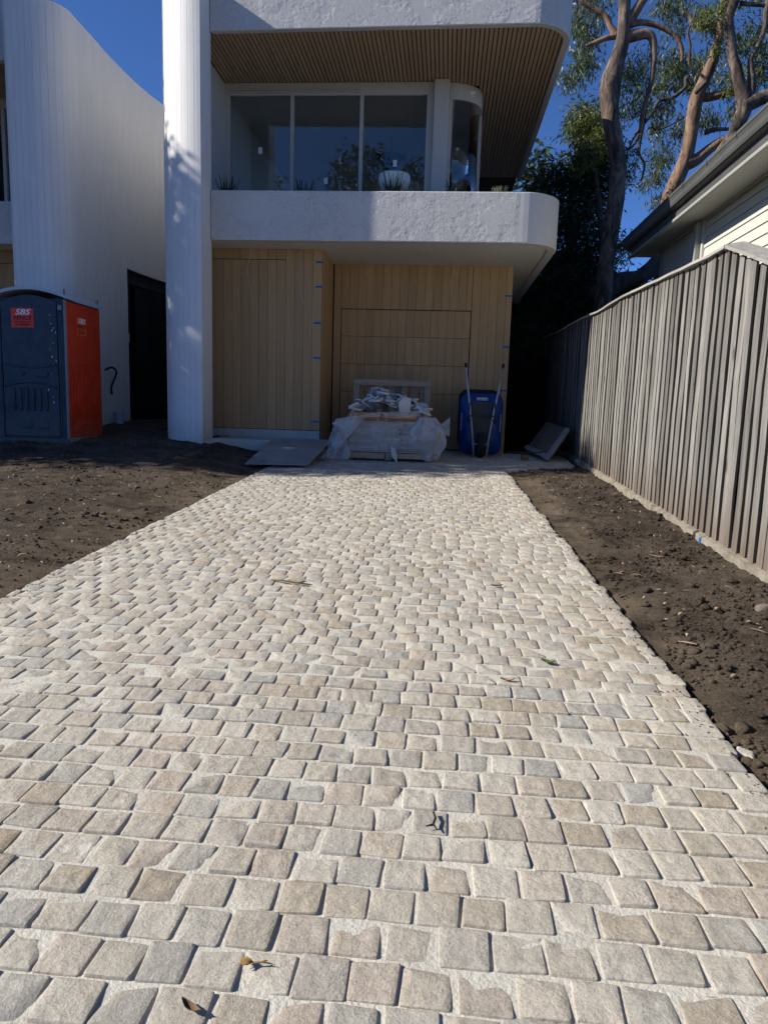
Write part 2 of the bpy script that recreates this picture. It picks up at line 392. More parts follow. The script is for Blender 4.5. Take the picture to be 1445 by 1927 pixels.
def np_mesh(name, V, F, m, rnd=None, smooth=False):
    me = bpy.data.meshes.new(name); V = np.asarray(V, np.float32); F = np.asarray(F, np.int32); k = F.shape[1]
    me.vertices.add(len(V)); me.vertices.foreach_set('co', V.ravel())
    me.loops.add(F.size); me.loops.foreach_set('vertex_index', F.ravel())
    me.polygons.add(len(F)); me.polygons.foreach_set('loop_start', np.arange(0, F.size, k, dtype=np.int32))
    if rnd is not None:
        a = me.attributes.new('rnd', 'FLOAT', 'POINT'); a.data.foreach_set('value', np.asarray(rnd, np.float32))
    if smooth: me.polygons.foreach_set('use_smooth', np.ones(len(F), bool))
    me.materials.append(M[m]); me.update(calc_edges=True); me.validate(); return me
def arc(cx, cy, r, a0, a1, n=10): return [(cx+r*math.cos(RAD(a0+(a1-a0)*i/n)), cy+r*math.sin(RAD(a0+(a1-a0)*i/n))) for i in range(n+1)]
def smooth(a, b, x):
    t = min(1, max(0, (x-a)/(b-a))); return t*t*(3-2*t)

# ------------------------------------------------------------------ ground
XL, SLOPE = -2.34, .039
def base(y): return SLOPE*min(max(y, -6), 12.2)
def xr(y): return 1.10-.0235*min(y, 9.8)+1.1*smooth(9.75, 10.9, y) + .012*math.sin(y*5)
def soil_z(x, y):
    b = base(y); n = 0
    if -11 < x < 2.6 and 0 < y < 17:
        p = Vector((x, y, 0))
        n = .028*mn.noise(p*1.3)+.018*mn.noise(p*4.1)+.018*mn.noise(p*9)+.014*mn.noise(p*17)+.010*mn.noise(p*31)
    if x < XL:
        e = smooth(0, .7, XL-x)
        m = smooth(.15, 1.2, XL-x)
        return b-.02+.045*e+n*(.35+.65*e)+m*(.16*smooth(7.6, 10.4, y)+.13*smooth(10.4, 13.6, y))
    if x > xr(y) and x < 2.6:
        e = smooth(0, .35, x-xr(y)); return b-.025+.03*e+n*(.4+.6*e)
    if x >= 2.6: return b-.1
    return b-.10
def axis(seg):
    out = []
    for a, b, st in seg: out += list(np.arange(a, b-1e-6, st))
    return np.array(out+[seg[-1][1]])
gx = axis([(-600, -60, 90), (-60, -12, 6), (-12, -8.4, .3), (-8.4, -2.36, .048), (-2.355, -2.30, .03), (-2.26, .98, .32), (.98, 2.3, .03), (2.4, 12, .8), (12, 60, 8), (60, 600, 90)])
gy = axis([(-600, -60, 90), (-60, -6, 6), (-6, 1.6, .4), (1.6, 10.9, .045), (10.9, 16.5, .12), (16.6, 40, 2), (40, 100, 10), (100, 900, 100)])
V = np.array([(x, y, soil_z(x, y)) for y in gy for x in gx]); nx = len(gx)
F = [(j*nx+i, j*nx+i+1, (j+1)*nx+i+1, (j+1)*nx+i) for j in range(len(gy)-1) for i in range(nx-1)]
g = put('ground', np_mesh('ground', V, F, 'soil', None, True)); g['kind'] = 'structure'

# driveway: mortar bed with setts
rows = np.arange(.35, 12.42, .04); V = []; F = []; nc = 92
for y in rows:
    x1 = xr(y)-.03
    for i in range(nc):
        x = (XL+.03)+(x1-XL-.03)*i/(nc-1); p = Vector((x, y, 0))
        V.append((x, y, base(y)-.0046+.0016*mn.noise(p*6)+.0018*mn.noise(p*23)))
F = [(j*nc+i, j*nc+i+1, (j+1)*nc+i+1, (j+1)*nc+i) for j in range(len(rows)-1) for i in range(nc-1)]
drive = put('driveway', np_mesh('driveway', V, F, 'mortar', None, True)); drive['kind'] = 'structure'
def cobble(seed, n, rings):
    r = random.Random(seed); hx, hy = .0518+r.uniform(-.002, .0022), .0520+r.uniform(-.0026, .0018)
    skew = [(r.uniform(-.004, .004), r.uniform(-.0035, .0035)) for _ in range(4)]; e = r.uniform(.06, .16)
    out = []
    for i in range(n):
        q = 2*math.pi*(i+.5)/n; c, s_ = math.cos(q), math.sin(q)
        x = hx*math.copysign(abs(c)**e, c); y = hy*math.copysign(abs(s_)**e, s_)
        u, v = (x/hx+1)/2, (y/hy+1)/2
        dx = (1-u)*(1-v)*skew[0][0]+u*(1-v)*skew[1][0]+u*v*skew[2][0]+(1-u)*v*skew[3][0]
        dy = (1-u)*(1-v)*skew[0][1]+u*(1-v)*skew[1][1]+u*v*skew[2][1]+(1-u)*v*skew[3][1]
        k = 1+.028*mn.noise(Vector((x*60+seed*3, y*60, seed)))
        out.append((x*k+dx, y*k+dy))
    tilt = (r.uniform(-.016, .016), r.uniform(-.016, .016)); amp = r.uniform(.0015, .0045)
    chip = r.uniform(0, 6.28) if r.random() < .35 else None
    V = []; prof = [(1.03, -.055), (1.0, -.0055), (.982, -.0012)]+[(f, 0) for f in np.linspace(.93, .35, rings)]
    for f, z in prof:
        for x, y in out:
            X, Y = x*f, y*f
            zz = z
            if z > -.05:
                zz += tilt[0]*X+tilt[1]*Y+amp*mn.noise(Vector((X*34+seed, Y*34, seed*.7)))+.4*amp*mn.noise(Vector((X*90, Y*90+seed, 2)))
                if chip is not None:
                    d = X*math.cos(chip)+Y*math.sin(chip); zz -= max(0, d-.030)*.45
            V.append((X, Y, zz))
    V.append((0, 0, amp*mn.noise(Vector((seed, 0, seed*.7)))))
    k = len(prof); F = []
    for i in range(k-1):
        for j in range(n):
            a, b, c_, d = i*n+j, i*n+(j+1) % n, (i+1)*n+(j+1) % n, (i+1)*n+j
            F += [(a, b, c_), (a, c_, d)]
    F += [((k-1)*n+j, (k-1)*n+(j+1) % n, k*n) for j in range(n)]
    return np.array(V), np.array(F)
near_var = [cobble(i+1, 24, 3) for i in range(28)]
far_var = [cobble(i+101, 12, 1) for i in range(20)]
def crisp(me, n, per):        # flat sides and arris, smooth top
    k = np.arange(len(me.polygons)) % per; me.polygons.foreach_set('use_smooth', k >= 4*n); me.update(); return me
near_me = [crisp(np_mesh('cobblestone', v, f, 'cob', None, True), 24, len(f)) for v, f in near_var]
spots = []; y = .42; ri = 0
while y < 12.35:
    x = XL-.008*random.random(); first = ri % 2 == 1; end = xr(y); drift = .018*mn.noise(Vector((y*.9, 7, 2)))
    while x < end-.03:
        wdt = random.gauss(.1095, .0055)
        if first: wdt = .062+drift+random.gauss(0, .006)
        elif x < XL+.001: wdt += drift
        first = False
        if end-(x+wdt) < .05: wdt = end-x+random.uniform(-.014, .010)
        wdt = min(max(wdt, .05), .155)
        cx = x+wdt/2; cy = y+.006*mn.noise(Vector((cx*.8, y*.5, 4)))+random.gauss(0, .0016)
        spots.append((cx, cy, base(cy)+random.gauss(0, .0011), wdt)); x += wdt
    y += random.gauss(.1105, .0015); ri += 1
def vis(s):
    px, py, z = to_px(s[:3]); return z > 0 and -20 < px < IW+20 and py < IH+30
order = sorted(spots, key=lambda s: (0 if vis(s) else 1, Vector((s[0], s[1], CAM_H)).length*1.0 if False else Vector(s[:2]).length))
tilt_x = math.atan(SLOPE)
for s in order[:300]:
    i = random.randrange(len(near_me))
    put('cobblestone', near_me[i], drive, s[:3], (tilt_x+random.gauss(0, .010), random.gauss(0, .010), random.gauss(0, .013)+random.choice((0, math.pi))),
        (s[3]/.110*(1+random.gauss(0, .01)), 1+random.gauss(0, .025), 1))
VV = []; FF = []; RR = []; b = 0
for s in order[300:]:
    v, f = random.choice(far_var); a = random.gauss(0, .013)+random.choice((0, math.pi)); c, sn = math.cos(a), math.sin(a)
    X = v[:, 0]*s[3]/.110; Y = v[:, 1]*(1+random.gauss(0, .025)); tx, ty = random.gauss(0, .012), random.gauss(0, .012)
    x2 = c*X-sn*Y; y2 = sn*X+c*Y
    VV.append(np.stack([s[0]+x2, s[1]+y2, s[2]+v[:, 2]+y2*(SLOPE+ty)+x2*tx], 1)); FF.append(f+b); b += len(v); RR.append(np.full(len(v), random.random()))
o = put('cobblestones', crisp(np_mesh('cobblestones', np.concatenate(VV), np.concatenate(FF), 'cobs', np.concatenate(RR), True), 12, len(far_var[0][1])), drive); o['kind'] = 'stuff'

# clods, chips and litter on the soil
def scatter_blobs(name, pts, sizes, m, seed):
    ico = bmesh.new(); bmesh.ops.create_icosphere(ico, subdivisions=1, radius=1); iv = np.array([v.co[:] for v in ico.verts]); jf = np.array([[v.index for v in f.verts] for f in ico.faces]); ico.free()
    r = np.random.default_rng(seed); VV = []; FF = []
    for k, (p, s) in enumerate(zip(pts, sizes)):
        v = iv*(1+r.uniform(-.35, .35, (len(iv), 1)))*s*np.array([1, r.uniform(.6, 1.1), r.uniform(.45, .8)]); VV.append(v+p); FF.append(jf+k*len(iv))
    return np_mesh(name, np.concatenate(VV), np.concatenate(FF), m)
pts = []; sz = []
for k in range(21000):
    if k % 5 < 2: x = random.uniform(1.06, 2.04); y = 1.9+8.3*random.random()**1.5
    else: x = XL-.03-6.5*random.random()**1.3; y = random.uniform(2.2, 11.2)
    if x > 0 and x < xr(y)+.01: continue
    s = min(.042, .0028+abs(random.gauss(0, .0066))) if random.random() > .03 else random.uniform(.018, .036)
    if mn.noise(Vector((x*1.9, y*1.9, 9)))+.5*mn.noise(Vector((x*5, y*5, 2))) < .04 and random.random() < .85: continue
    pts.append((x, y, soil_z(x, y)+s*.2)); sz.append(s)
for k in range(1500):
    y = random.uniform(1.6, 10.2); d = abs(random.gauss(0, .07)); s = random.uniform(.0015, .005)
    x = XL+d if random.random() < .5 else xr(min(y, 9.7))-d
    pts.append((x, y, base(y)+s*.3)); sz.append(s)
o = put('soil_clods', scatter_blobs('soil_clods', np.array(pts), sz, 'soil', 3)); o['kind'] = 'stuff'; tag(o, 'small crumbly clods of dark soil strewn over the garden beds', 'soil')
def strips(name, n, m, lm, wm, region):
    V = []; F = []
    for k in range(n):
        x, y = region(); a = random.uniform(0, 6.28); L = lm*random.uniform(.4, 1.3); W = wm*random.uniform(.6, 1.3)
        z = soil_z(x, y)+.009; c, s = math.cos(a), math.sin(a); b = len(V); cur = random.uniform(.002, .014); tl = random.uniform(-.15, .15)
        for t, hw, dz in ((-.5, .15, 0), (-.15, 1, cur), (.2, .9, cur*.9), (.5, .1, .002)):
            for sd in (-1, 1): V.append((x+c*t*L-s*sd*hw*W/2, y+s*t*L+c*sd*hw*W/2, z+dz+tl*sd*W*.5))
        F += [(b+2*i, b+2*i+1, b+2*i+3, b+2*i+2) for i in range(3)]
    return np_mesh(name, V, F, m)
def reg_l(): return XL-.1-6*random.random()**1.2, random.uniform(2.6, 10.5)
def reg_r(): return random.uniform(1.15, 2.0), random.uniform(2.2, 10.0)
def reg(): return reg_l() if random.random() < .85 else reg_r()
for nm, n, m, L, W, lab in (('leaf_litter', 330, 'leafp', .075, .013, 'dry pinkish gum leaves littering the bare soil'), ('bark_litter', 300, 'twig', .07, .006, 'thin dark twigs and bark shreds on the bare soil'),
                           ('wood_chips', 520, 'chips', .035, .011, 'pale wood and stone chips scattered on the bare soil')):
    o = put(nm, strips(nm, n, m, L, W, reg)); o['kind'] = 'stuff'; tag(o, lab, 'litter')

# ------------------------------------------------------------------ the white house
YB, ZB0, ZB1, ZS = 10.74, 3.58, 4.28, 6.42        # balcony plane, its foot and rim, upper soffit
BX0, BX1 = -4.335, -3.575                            # blade wall
house = thing('white_house', (-1.2, 12.5, .47), 'white two storey house with slatted soffit, rounded balcony and blond timber ground floor', 'house')
def band_path(y0, y1, xc, xe, r, yend):
    return [(-3.572, y0)]+[(-3.572+(xc+3.572)*i/6, y0+(y1-y0)*i/6) for i in range(1, 7)]+[(x, y) for x, y in arc(xc, y1+r, r, -90, 0, 12)][1:]+[(xe, yend)]
fpath = band_path(YB, YB-.09, .98, 1.50, .56, 17.5)
bpath = band_path(YB, YB, .98, 1.50, .56, 16.6)
part('roof_fascia', MB().ribbon(fpath, ZS, 7.95, .10), 'stuccof', house, bevel=.014)
part('balcony_parapet', MB().ribbon(bpath, ZB0, ZB1, .14), 'stucco', house, bevel=.016)
part('balcony_soffit', MB().poly([(-3.9, YB+.15)]+[(a, b) for a, b in arc(.98, YB+.56, .41, -90, 0, 10)]+[(1.36, 16.5), (-3.9, 16.5)], ZB0+.012, ZB0+.30), 'soff', house)
part('roof_slab', MB().poly([(-3.98, YB+.12)]+[(a, b) for a, b in arc(.98, YB+.47, .44, -90, 0, 10)]+[(1.38, 20.5), (-3.98, 20.5)], ZS+.072, 7.6), 'slatback', house)
# soffit slats: 45 mm battens running front to back
sm = MB().box(-.0245, .0245, 0, 1, 0, .035).mesh('soffit_slat', 'slat')
x = -3.84
while x < 1.40:
    if x < -3.56: y0 = 10.93
    elif x < .98: y0 = YB+.115-.09*(x-BX1)/(.98-BX1)
    else: y0 = YB+.47-math.sqrt(max(0, .445**2-(x-.98)**2))
    y1 = 12.62 if x < .34 else 17.3
    put('soffit_slat', sm, house, (x, y0, ZS+.035), None, (1, y1-y0, 1)); x += .0645
# blade wall clad with vertical boards round its nose
def nose_path(cx, yc, r, yback, left=True):
    seq = [(cx+r, yback), (cx+r, yc)]+arc(cx, yc, r, 0, -180, 40)[1:]+[(cx-r, yback)]
    return seq
def walk(path, step):
    P = [Vector(p) for p in path]; out = []; acc = []; d = 0; cur = [P[0]]
    for a, b in zip(P, P[1:]):
        L = (b-a).length; t = 0
        while d+(L-t) >= step:
            t += step-d; q = a+(b-a)*(t/L); cur.append(q); out.append(cur); cur = [q]; d = 0
        d += L-t; cur.append(b)
    out.append(cur); return out
def trim_seg(seg, gap):
    a = seg[0]+(seg[1]-seg[0]).normalized()*gap; b = seg[-1]+(seg[-2]-seg[-1]).normalized()*gap
    return [a]+seg[1:-1]+[b]
def board_wall(parent, path, step, z0, z1, th=.018, skip=None, name='cladding_board', gap=.0013):
    for seg in walk(path, step):
        if sum((b-a).length for a, b in zip(seg, seg[1:])) < gap*4: continue
        sg = trim_seg(seg, gap)
        if len(sg) == 2: sg = [sg[0], (sg[0]+sg[1])/2, sg[1]]
        c = sg[len(sg)//2]
        for a, b in (skip(c) if skip else [(z0, z1)]):
            part(name, MB().ribbon([tuple(p) for p in sg], a, b, -th), 'board', parent)
NY, NR = 11.10, BX1-BX0
bc = (BX0+BX1)/2; br = (BX1-BX0)/2
NY, NR = 11.10, BX1-BX0
path = [(BX1, 10.80), (BX1, NY-NR)]+arc(BX1, NY, NR, -90, -180, 24)[1:]+[(BX0, 17)]
part('blade_core', MB().poly([(-3.90, 17), (-3.90, 10.86), (BX1-.022, 10.86), (BX1-.022, NY-NR+.022)]+arc(BX1, NY, NR-.022, -92.7, -180, 20)[1:]+[(BX0+.022, 17)], .2, 7.03), 'core', house)
board_wall(house, list(reversed(path)), .10, .25, 7.05, -.018)
# ledge of rough stacked pieces on the blade's outer side
for k in range(12):
    z = 1.02+k*.155+random.uniform(-.01, .01)
    part('ledge_stone', MB().box(BX0-.05+random.uniform(-.02, .02), BX0+.01, 11.2, 11.5, z, z+.145), 'white', house, bevel=.015)
# upper storey: window wall
YW = 12.5
part('side_plaster', MB().box(-4.05, -3.88, 10.95, YW+.06, 3.9, ZS+.02), 'stuccof', house)
part('window_head', MB().box(-3.88, -.40, YW-.05, YW+.05, 6.26, ZS+.03), 'frame', house, bevel=.006)
part('window_sill', MB().box(-3.88, -.40, YW-.05, YW+.05, 3.92, 4.0), 'frame', house, bevel=.006)
edges = [(-3.88, -3.80), (-2.775, -2.715), (-1.615, -1.555), (-.515, -.40)]
for a, b in edges: part('window_mullion', MB().box(a, b, YW-.045, YW+.045, 4.0, 6.26), 'frame', house, bevel=.004)
part('head_track', MB().box(-3.80, -1.62, YW-.075, YW-.052, 6.285, 6.30).box(-3.80, -1.62, YW-.075, YW-.052, 6.33, 6.345), 'frame', house)
for (a, b), (lx, lz) in zip(((-3.80, -2.775), (-2.715, -1.615), (-1.555, -.515)), (((490, 283)), (613, 340), (743, 307))):
    p = part('window_pane', MB().box(a, b, YW-.006, YW+.006, 4.0, 6.26), 'glass', house)
    c = at(lx, lz, YW-.02)
    part('paper_sticker', MB().box(c.x-.032, c.x+.032, YW-.013, YW-.009, c.z-.052, c.z+.052), 'wink', p)
part('window_post', MB().box(-.398, -.15, YW-.16, YW+.12, 3.92, ZS+.03), 'frame', house, bevel=.008)
cpath = [(-.148, YW-.02)]+arc(-.12, YW+.50, .52, -90, 0, 14)+[(.40, 14.6)]
part('corner_window_head', MB().ribbon(cpath, 6.20, ZS+.03, .09), 'frame', house, bevel=.006)
part('corner_window_sill', MB().ribbon(cpath, 3.92, 4.0, .09), 'frame', house)
ipath = [(-.10, YW+.02)]+arc(-.12, YW+.50, .48, -88, 0, 14)+[(.36, 14.6)]
part('curved_pane', MB().ribbon(ipath, 4.0, 6.20, .012), 'glass', house, smooth=True)
for a, b in (((-.148, YW-.03), (-.10, YW+.05)), ((.33, 13.15), (.41, 13.22))):
    part('corner_window_mullion', MB().box(a[0], b[0], a[1], b[1], 4.0, 6.20), 'frame', house)
part('rear_side_wall', MB().box(.28, .42, 17.0, 20, 3.9, ZS+.04), 'white', house)
part('added_side_pane', MB().box(.34, .352, 14.62, 17.0, 4.0, 6.28), 'glass', house)  # unseen side glazing added to let daylight into the room
part('added_side_head', MB().box(.28, .42, 14.6, 17.0, 6.28, ZS+.04), 'frame', house)
# room behind the glass
part('room_floor', MB().box(-4.0, 1.3, YB+.3, 20, 3.90, 3.95), 'roomf', house)
part('room_wall', MB().box(-3.98, -3.88, YW+.07, 18.2, 3.95, 6.3).box(-3.88, -1.6, 18.0, 18.2, 3.95, 6.3).box(-1.6, .28, 17.0, 17.2, 3.95, 6.3), 'room', house)
part('room_ceiling', MB().box(-3.9, .26, YW+.08, 18, 6.30, 6.36), 'room', house)
lamp = thing('pendant_lamp', (-1.25, 14.4, 6.3), 'dark bowl shaped pendant lamp hanging behind the upstairs glass', 'lamp')
part('cord', MB().tube([(-1.25, 14.4, 6.3), (-1.25, 14.4, 5.95)], .008, 6), 'black', lamp)
part('shade', MB().lathe([(.30, 5.92), (.31, 5.94), (.2, 5.90), (.16, 5.78), (.05, 5.70)], (-1.25, 14.4, 0), 20), 'dsteel', lamp, True)
c = at(742, 343, 11.75)
tub = single('bowl_basin', MB().lathe([(.12, -.15), (.21, -.11), (.248, 0), (.25, .08), (.235, .11), (.215, .08), (.17, -.05)], (c.x, c.y, c.z), 24), 'cream', (c.x, c.y, c.z-.15),
             'cream rounded planter bowl on the balcony before the third window pane', 'bowl', smooth=True)
part('bowl_stand', MB().box(c.x-.12, c.x+.12, c.y-.12, c.y+.12, 3.95, c.z-.151), 'cream', tub)
# ground floor: entry bay, return and garage wall in blond boards
def clad_wall(p0, p1, z0, z1, width=.1425, name='timber_board', gap=.0022, th=.02, cut=None, m='clad'):
    a, b = Vector(p0), Vector(p1); L = (b-a).length; t = (b-a)/L; n = Vector((t.y, -t.x))
    x = 0
    while x < L-1e-4:
        e = min(L, x+width); q0 = a+t*(x+gap); q1 = a+t*(e-gap)
        if e-x > .02:
            for s0, s1 in (cut((q0+q1)/2) if cut else [(z0, z1)]):
                q = [(q0.x, q0.y), (q1.x, q1.y), (q1.x-n.x*th, q1.y-n.y*th), (q0.x-n.x*th, q0.y-n.y*th)]
                part(name, MB().hexa([(u, v, s0) for u, v in q]+[(u, v, s1) for u, v in q]), m, house)
        x = e
YE, XE, YG = 11.36, -2.01, 12.5
part('wall_backing', MB().box(-3.9, XE-.03, YE+.022, YG+.3, .45, ZB0+.02).box(XE-.035, 1.0, YG+.022, YG+.3, .40, ZB0+.02).box(.88, 1.0, YG+.3, 20, .3, ZB0+.02).box(-4.0, -3.9, YE+.3, 20, .3, ZB0), 'black', house)
def entry_cut(c): return [(.80, 3.425), (3.435, ZB0+.03)] if c.x < -2.62 else [(.80, ZB0+.03)]
clad_wall((-3.86, YE), (XE, YE), .8, ZB0+.03, cut=entry_cut)
clad_wall((XE, YE+.004), (XE, YG), .45, ZB0+.03)
def garage_cut(c):
    if -1.86 < c.x < .36: return [(2.862, ZB0+.03)]
    return [(.47, ZB0+.03)]
clad_wall((XE+.02, YG), (-1.862, YG), .47, ZB0+.03)
clad_wall((-1.86, YG), (.36, YG), 2.862, ZB0+.03)
clad_wall((.364, YG), (1.03, YG), .47, ZB0+.03)
clad_wall((1.03, YG+.003), (1.03, 15), .47, ZB0+.03)
zj = [.50, .98, 1.455, 1.93, 2.40, 2.85]
gd = put('garage_door', MB().box(-1.85, .35, YG+.024, YG+.034, .48, 2.855).mesh('garage_door', 'black'), house)
xx = -1.852
while xx < .33:
    e = min(.352, xx+.139)
    for a, b in zip(zj, zj[1:]):
        put('door_board', MB().box(xx+.0018, e-.0018, YG+.003, YG+.022, a+.0035, b-.0035).mesh('door_board', 'clad'), gd)
    xx = e
part('base_strip', MB().box(-3.86, XE+.005, YE-.012, YE+.2, .42, .79), 'conc', house, bevel=.006)
part('garage_threshold', MB().box(-1.95, 1.02, YG-.05, YG+.2, .30, .482), 'conc', house)
part('entry_step', MB().poly([(-3.57, 10.36), (-3.35, 10.58), (-3.05, 10.66), (-2.6, 10.70), (-1.95, 10.70), (-1.95, YE), (-3.57, YE)], .2, .655), 'conc', house, bevel=.012)
for X, Y, z in ((-2.045, YE, 3.40), (-2.045, YE, 3.03), (-2.06, YE, 2.48), (-2.06, YE, 1.94), (-2.08, YE, .94)):
    part('masking_tape', MB().box(X-.06, X+.055, Y-.003, Y-.0008, z-.014, z+.014), 'tape', house)
for px_, py_ in ((957, 557), (952, 653), (948, 735)):
    c = at(px_, py_, YG); part('masking_tape', MB().box(c.x-.06, c.x+.06, YG-.004, YG-.0015, c.z-.014, c.z+.014), 'tape', house)
for (xa, ya, yb, Y) in ((470, 455, 562, 11.0), (566, 458, 572, 11.2), (690, 487, 622, 12.2), (853, 494, 578, 12.2)):
    a = at(xa, ya, Y); b = at(xa+4, yb, Y); top = ZB0+.02
    pts = [(a.x, Y, top), (a.x+.015, Y-.01, top-.2*(top-b.z)), (a.x-.03, Y-.02, top-.5*(top-b.z)), (a.x+.01, Y, top-.8*(top-b.z)), (b.x, Y+.02, b.z)]
    lab = {470: 'leftmost thin white cable hanging from the balcony soffit before the entry boards', 566: 'second white cable from the left hanging under the balcony, twisted',
           690: 'white cable hanging from the soffit above the garage door left half', 853: 'rightmost white cable hanging from the soffit near the garage door edge'}[xa]
    single('hanging_cable', MB().tube(pts, .0042, 6), 'cable', (a.x, Y, b.z), lab, 'cable', 'cables hanging from the balcony soffit', True)
part('rear_wall', MB().box(-3.98, 1.0, 19.8, 20.2, .2, 7.0), 'white', house)
# plants in the balcony planter
pl_ = thing('balcony_planter', (-1.2, 11.15, 3.95), 'low planter trough hidden behind the balcony parapet', 'planter')
part('trough', MB().box(-3.8, 1.2, 10.98, 11.3, 3.95, 4.2), 'soff', pl_)
def spiky(pxx, pyy, h, w_, lab, n=26, m='plant'):
    c = at(pxx, pyy, 11.1); c.z = 4.2; h = h*.85+.15; mb = MB()
    for k in range(n):
        a = random.uniform(0, 6.28); r = random.uniform(.2, 1)*w_; top = c+Vector((math.cos(a)*r, math.sin(a)*r*.5, h*random.uniform(.5, 1)))
        mid = c+Vector((math.cos(a)*r*.6, math.sin(a)*r*.3, h*.35)); mb.tube([c, mid, top], [.009, .008, .004], 5)
        for q in range(2):
            d = Vector((random.uniform(-.05, .05), random.uniform(-.03, .03), random.uniform(.03, .09))); mb.tube([mid, mid+d], [.006, .003], 4)
    single('balcony_plant', mb, m, c, lab, 'plant', 'spiky plants along the balcony', True)
spiky(428, 357, .34, .22, 'spiky bare looking plant at the left end of the balcony')
spiky(572, 357, .26, .20, 'spiky balcony plant below the second window pane')
spiky(740, 357, .42, .22, 'tall spiky balcony plant in front of the cream bowl')
spiky(858, 357, .24, .18, 'grey spiky balcony plant by the curved corner window')
spiky(938, 357, .14, .16, 'low round pale green plant right of the curved window', 60)

# ------------------------------------------------------------------ twin house to the left
twin = thing('neighbouring_white_house', (-7.5, 13, .8), 'white twin house at the left edge with tall curved board wall', 'house')
TX = -6.01; tcx, tcy, tr = -6.43, 11.44, .42
tp = [(-6.80, 17.0), (-6.80, tcy-tr), (tcx, tcy-tr)]+arc(tcx, tcy, tr, -90, 0, 20)[1:]
tp += [(TX-.02, 12.2), (TX-.045, 12.8), (TX-.04, 13.4), (TX-.02, 13.9), (TX+.03, 14.4), (TX+.12, 14.9), (TX+.26, 15.4), (TX+.45, 16.0)]
def tskip(c):
    if c.x > -6.4 and 13.36 < c.y < 15.75: return [(3.62, 7.05)]
    return [(.3, 7.05)]
part('blade_core', MB().poly([(-6.78, 16.9), (-6.78, tcy-tr+.024)]+arc(tcx, tcy, tr-.024, -90, 0, 20)+[(TX-.05, 12.2), (TX-.075, 13.36), (-6.5, 13.36), (-6.5, 16.9)], .2, 7.03), 'core', twin)
part('lintel_core', MB().poly([(TX-.072, 13.36), (TX-.06, 13.9), (TX, 14.4), (TX+.09, 14.9), (TX+.23, 15.4), (TX+.42, 16), (-6.5, 16), (-6.5, 13.36)], 3.64, 7.03), 'core', twin)
board_wall(twin, tp, .10, .3, 7.05, .018, tskip)
op = put('side_opening', MB().box(-6.48, TX-.075, 13.40, 13.44, .7, 3.62).mesh('side_opening', 'dsteel'), twin)
part('opening_head', MB().ribbon([(TX-.12, 13.38), (TX-.10, 13.9), (TX-.05, 14.4), (TX+.04, 14.9), (TX+.18, 15.4)], 3.40, 3.63, .06), 'dsteel', op)
part('dark_pane', MB().ribbon([(TX-.16, 13.4), (TX-.14, 13.9), (TX-.09, 14.4), (TX+.0, 14.9), (TX+.14, 15.4)], .8, 3.42, .01), 'dglass', op)
part('door_tag', MB().box(TX-.155, TX-.150, 13.62, 13.68, 2.30, 2.46), 'wink', op)
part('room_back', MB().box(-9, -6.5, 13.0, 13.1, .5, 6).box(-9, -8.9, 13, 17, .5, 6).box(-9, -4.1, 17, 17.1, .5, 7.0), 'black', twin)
YT = 11.42
part('roof_fascia', MB().box(-12.5, -6.84, YT, YT+.12, 6.37, 7.9), 'stuccof', twin)
part('balcony_parapet', MB().box(-12.5, -6.84, YT, YT+.14, 3.63, 4.28), 'stuccof', twin)
part('balcony_soffit', MB().box(-12.5, -6.84, YT+.14, 13.0, 3.65, 3.95), 'soff', twin)
part('roof_slab', MB().box(-12.5, -6.84, YT+.12, 17, 6.46, 7.6), 'black', twin)
for k in range(24): put('soffit_slat', sm, twin, (-6.92-k*.0645, YT+.13, 6.40), None, (1, 1.6, 1))
part('window_frame', MB().box(-12.5, -6.86, 12.9, 13.0, 6.25, 6.45).box(-6.95, -6.86, 12.9, 13, 3.95, 6.25).box(-8.1, -8.04, 12.9, 13, 3.95, 6.25), 'frame', twin)
part('window_pane', MB().box(-8.04, -6.95, 12.945, 12.955, 3.95, 6.25), 'glass', twin)
part('window_pane', MB().box(-12.5, -8.1, 12.945, 12.955, 3.95, 6.25), 'glass', twin)
part('paper_sticker', MB().box(-7.32, -7.26, 12.935, 12.94, 4.52, 4.66), 'wink', twin)
part('room_wall', MB().box(-12.5, -6.9, 16, 16.1, 3.9, 6.4).box(-12.5, -6.9, 13.1, 16, 6.3, 6.4), 'room', twin)
part('wall_backing', MB().box(-12.5, -6.84, 12.05, 12.2, .4, 3.66), 'black', twin)
for k in range(36):
    x1 = -6.86-k*.1425
    for a, b in ((.8, 3.43), (3.44, 3.66)): put('timber_board', MB().box(x1-.1395, x1, 12.02, 12.045, a, b).mesh('timber_board', 'clad'), twin)

# ------------------------------------------------------------------ paling fence
fence = thing('paling_fence', (2.1, 10, .39), 'weathered grey timber paling fence with capping along the right side', 'fence')
def ftop(y): return 2.50+.0275*(y-5.83)+.012*math.sin(y*1.7)+.02*math.exp(-((y-9.3)/.7)**2) if y > 5.83 else max(2.50-.345*(5.83-y), 1.25+.039*y)
pv = []
for k in range(7):
    mb = MB(); r = random.Random(k); n = 5; vs = []
    for i in range(n+1):
        z = i/n; x = r.uniform(-.004, .004); wv = r.uniform(-.003, .003)
        vs += [(x, -.5+wv*5, z), (x+.003, .5+wv*5, z), (x+.018, .5+wv*5, z), (x+.018, -.5+wv*5, z)]
    fs = [(4*i+j, 4*i+(j+1) % 4, 4*i+4+(j+1) % 4, 4*i+4+j) for i in range(n) for j in range(4)]+[(3, 2, 1, 0), (4*n, 4*n+1, 4*n+2, 4*n+3)]
    me = mb.add(vs, fs).mesh('paling', 'fence'); me.materials.append(M['fencee'])      # darker side faces, their shade put into the colour
    me.polygons.foreach_set('material_index', [1 if (i % 4) in (1, 3) and i < 4*n else 0 for i in range(len(me.polygons))]); me.update(); pv.append(me)
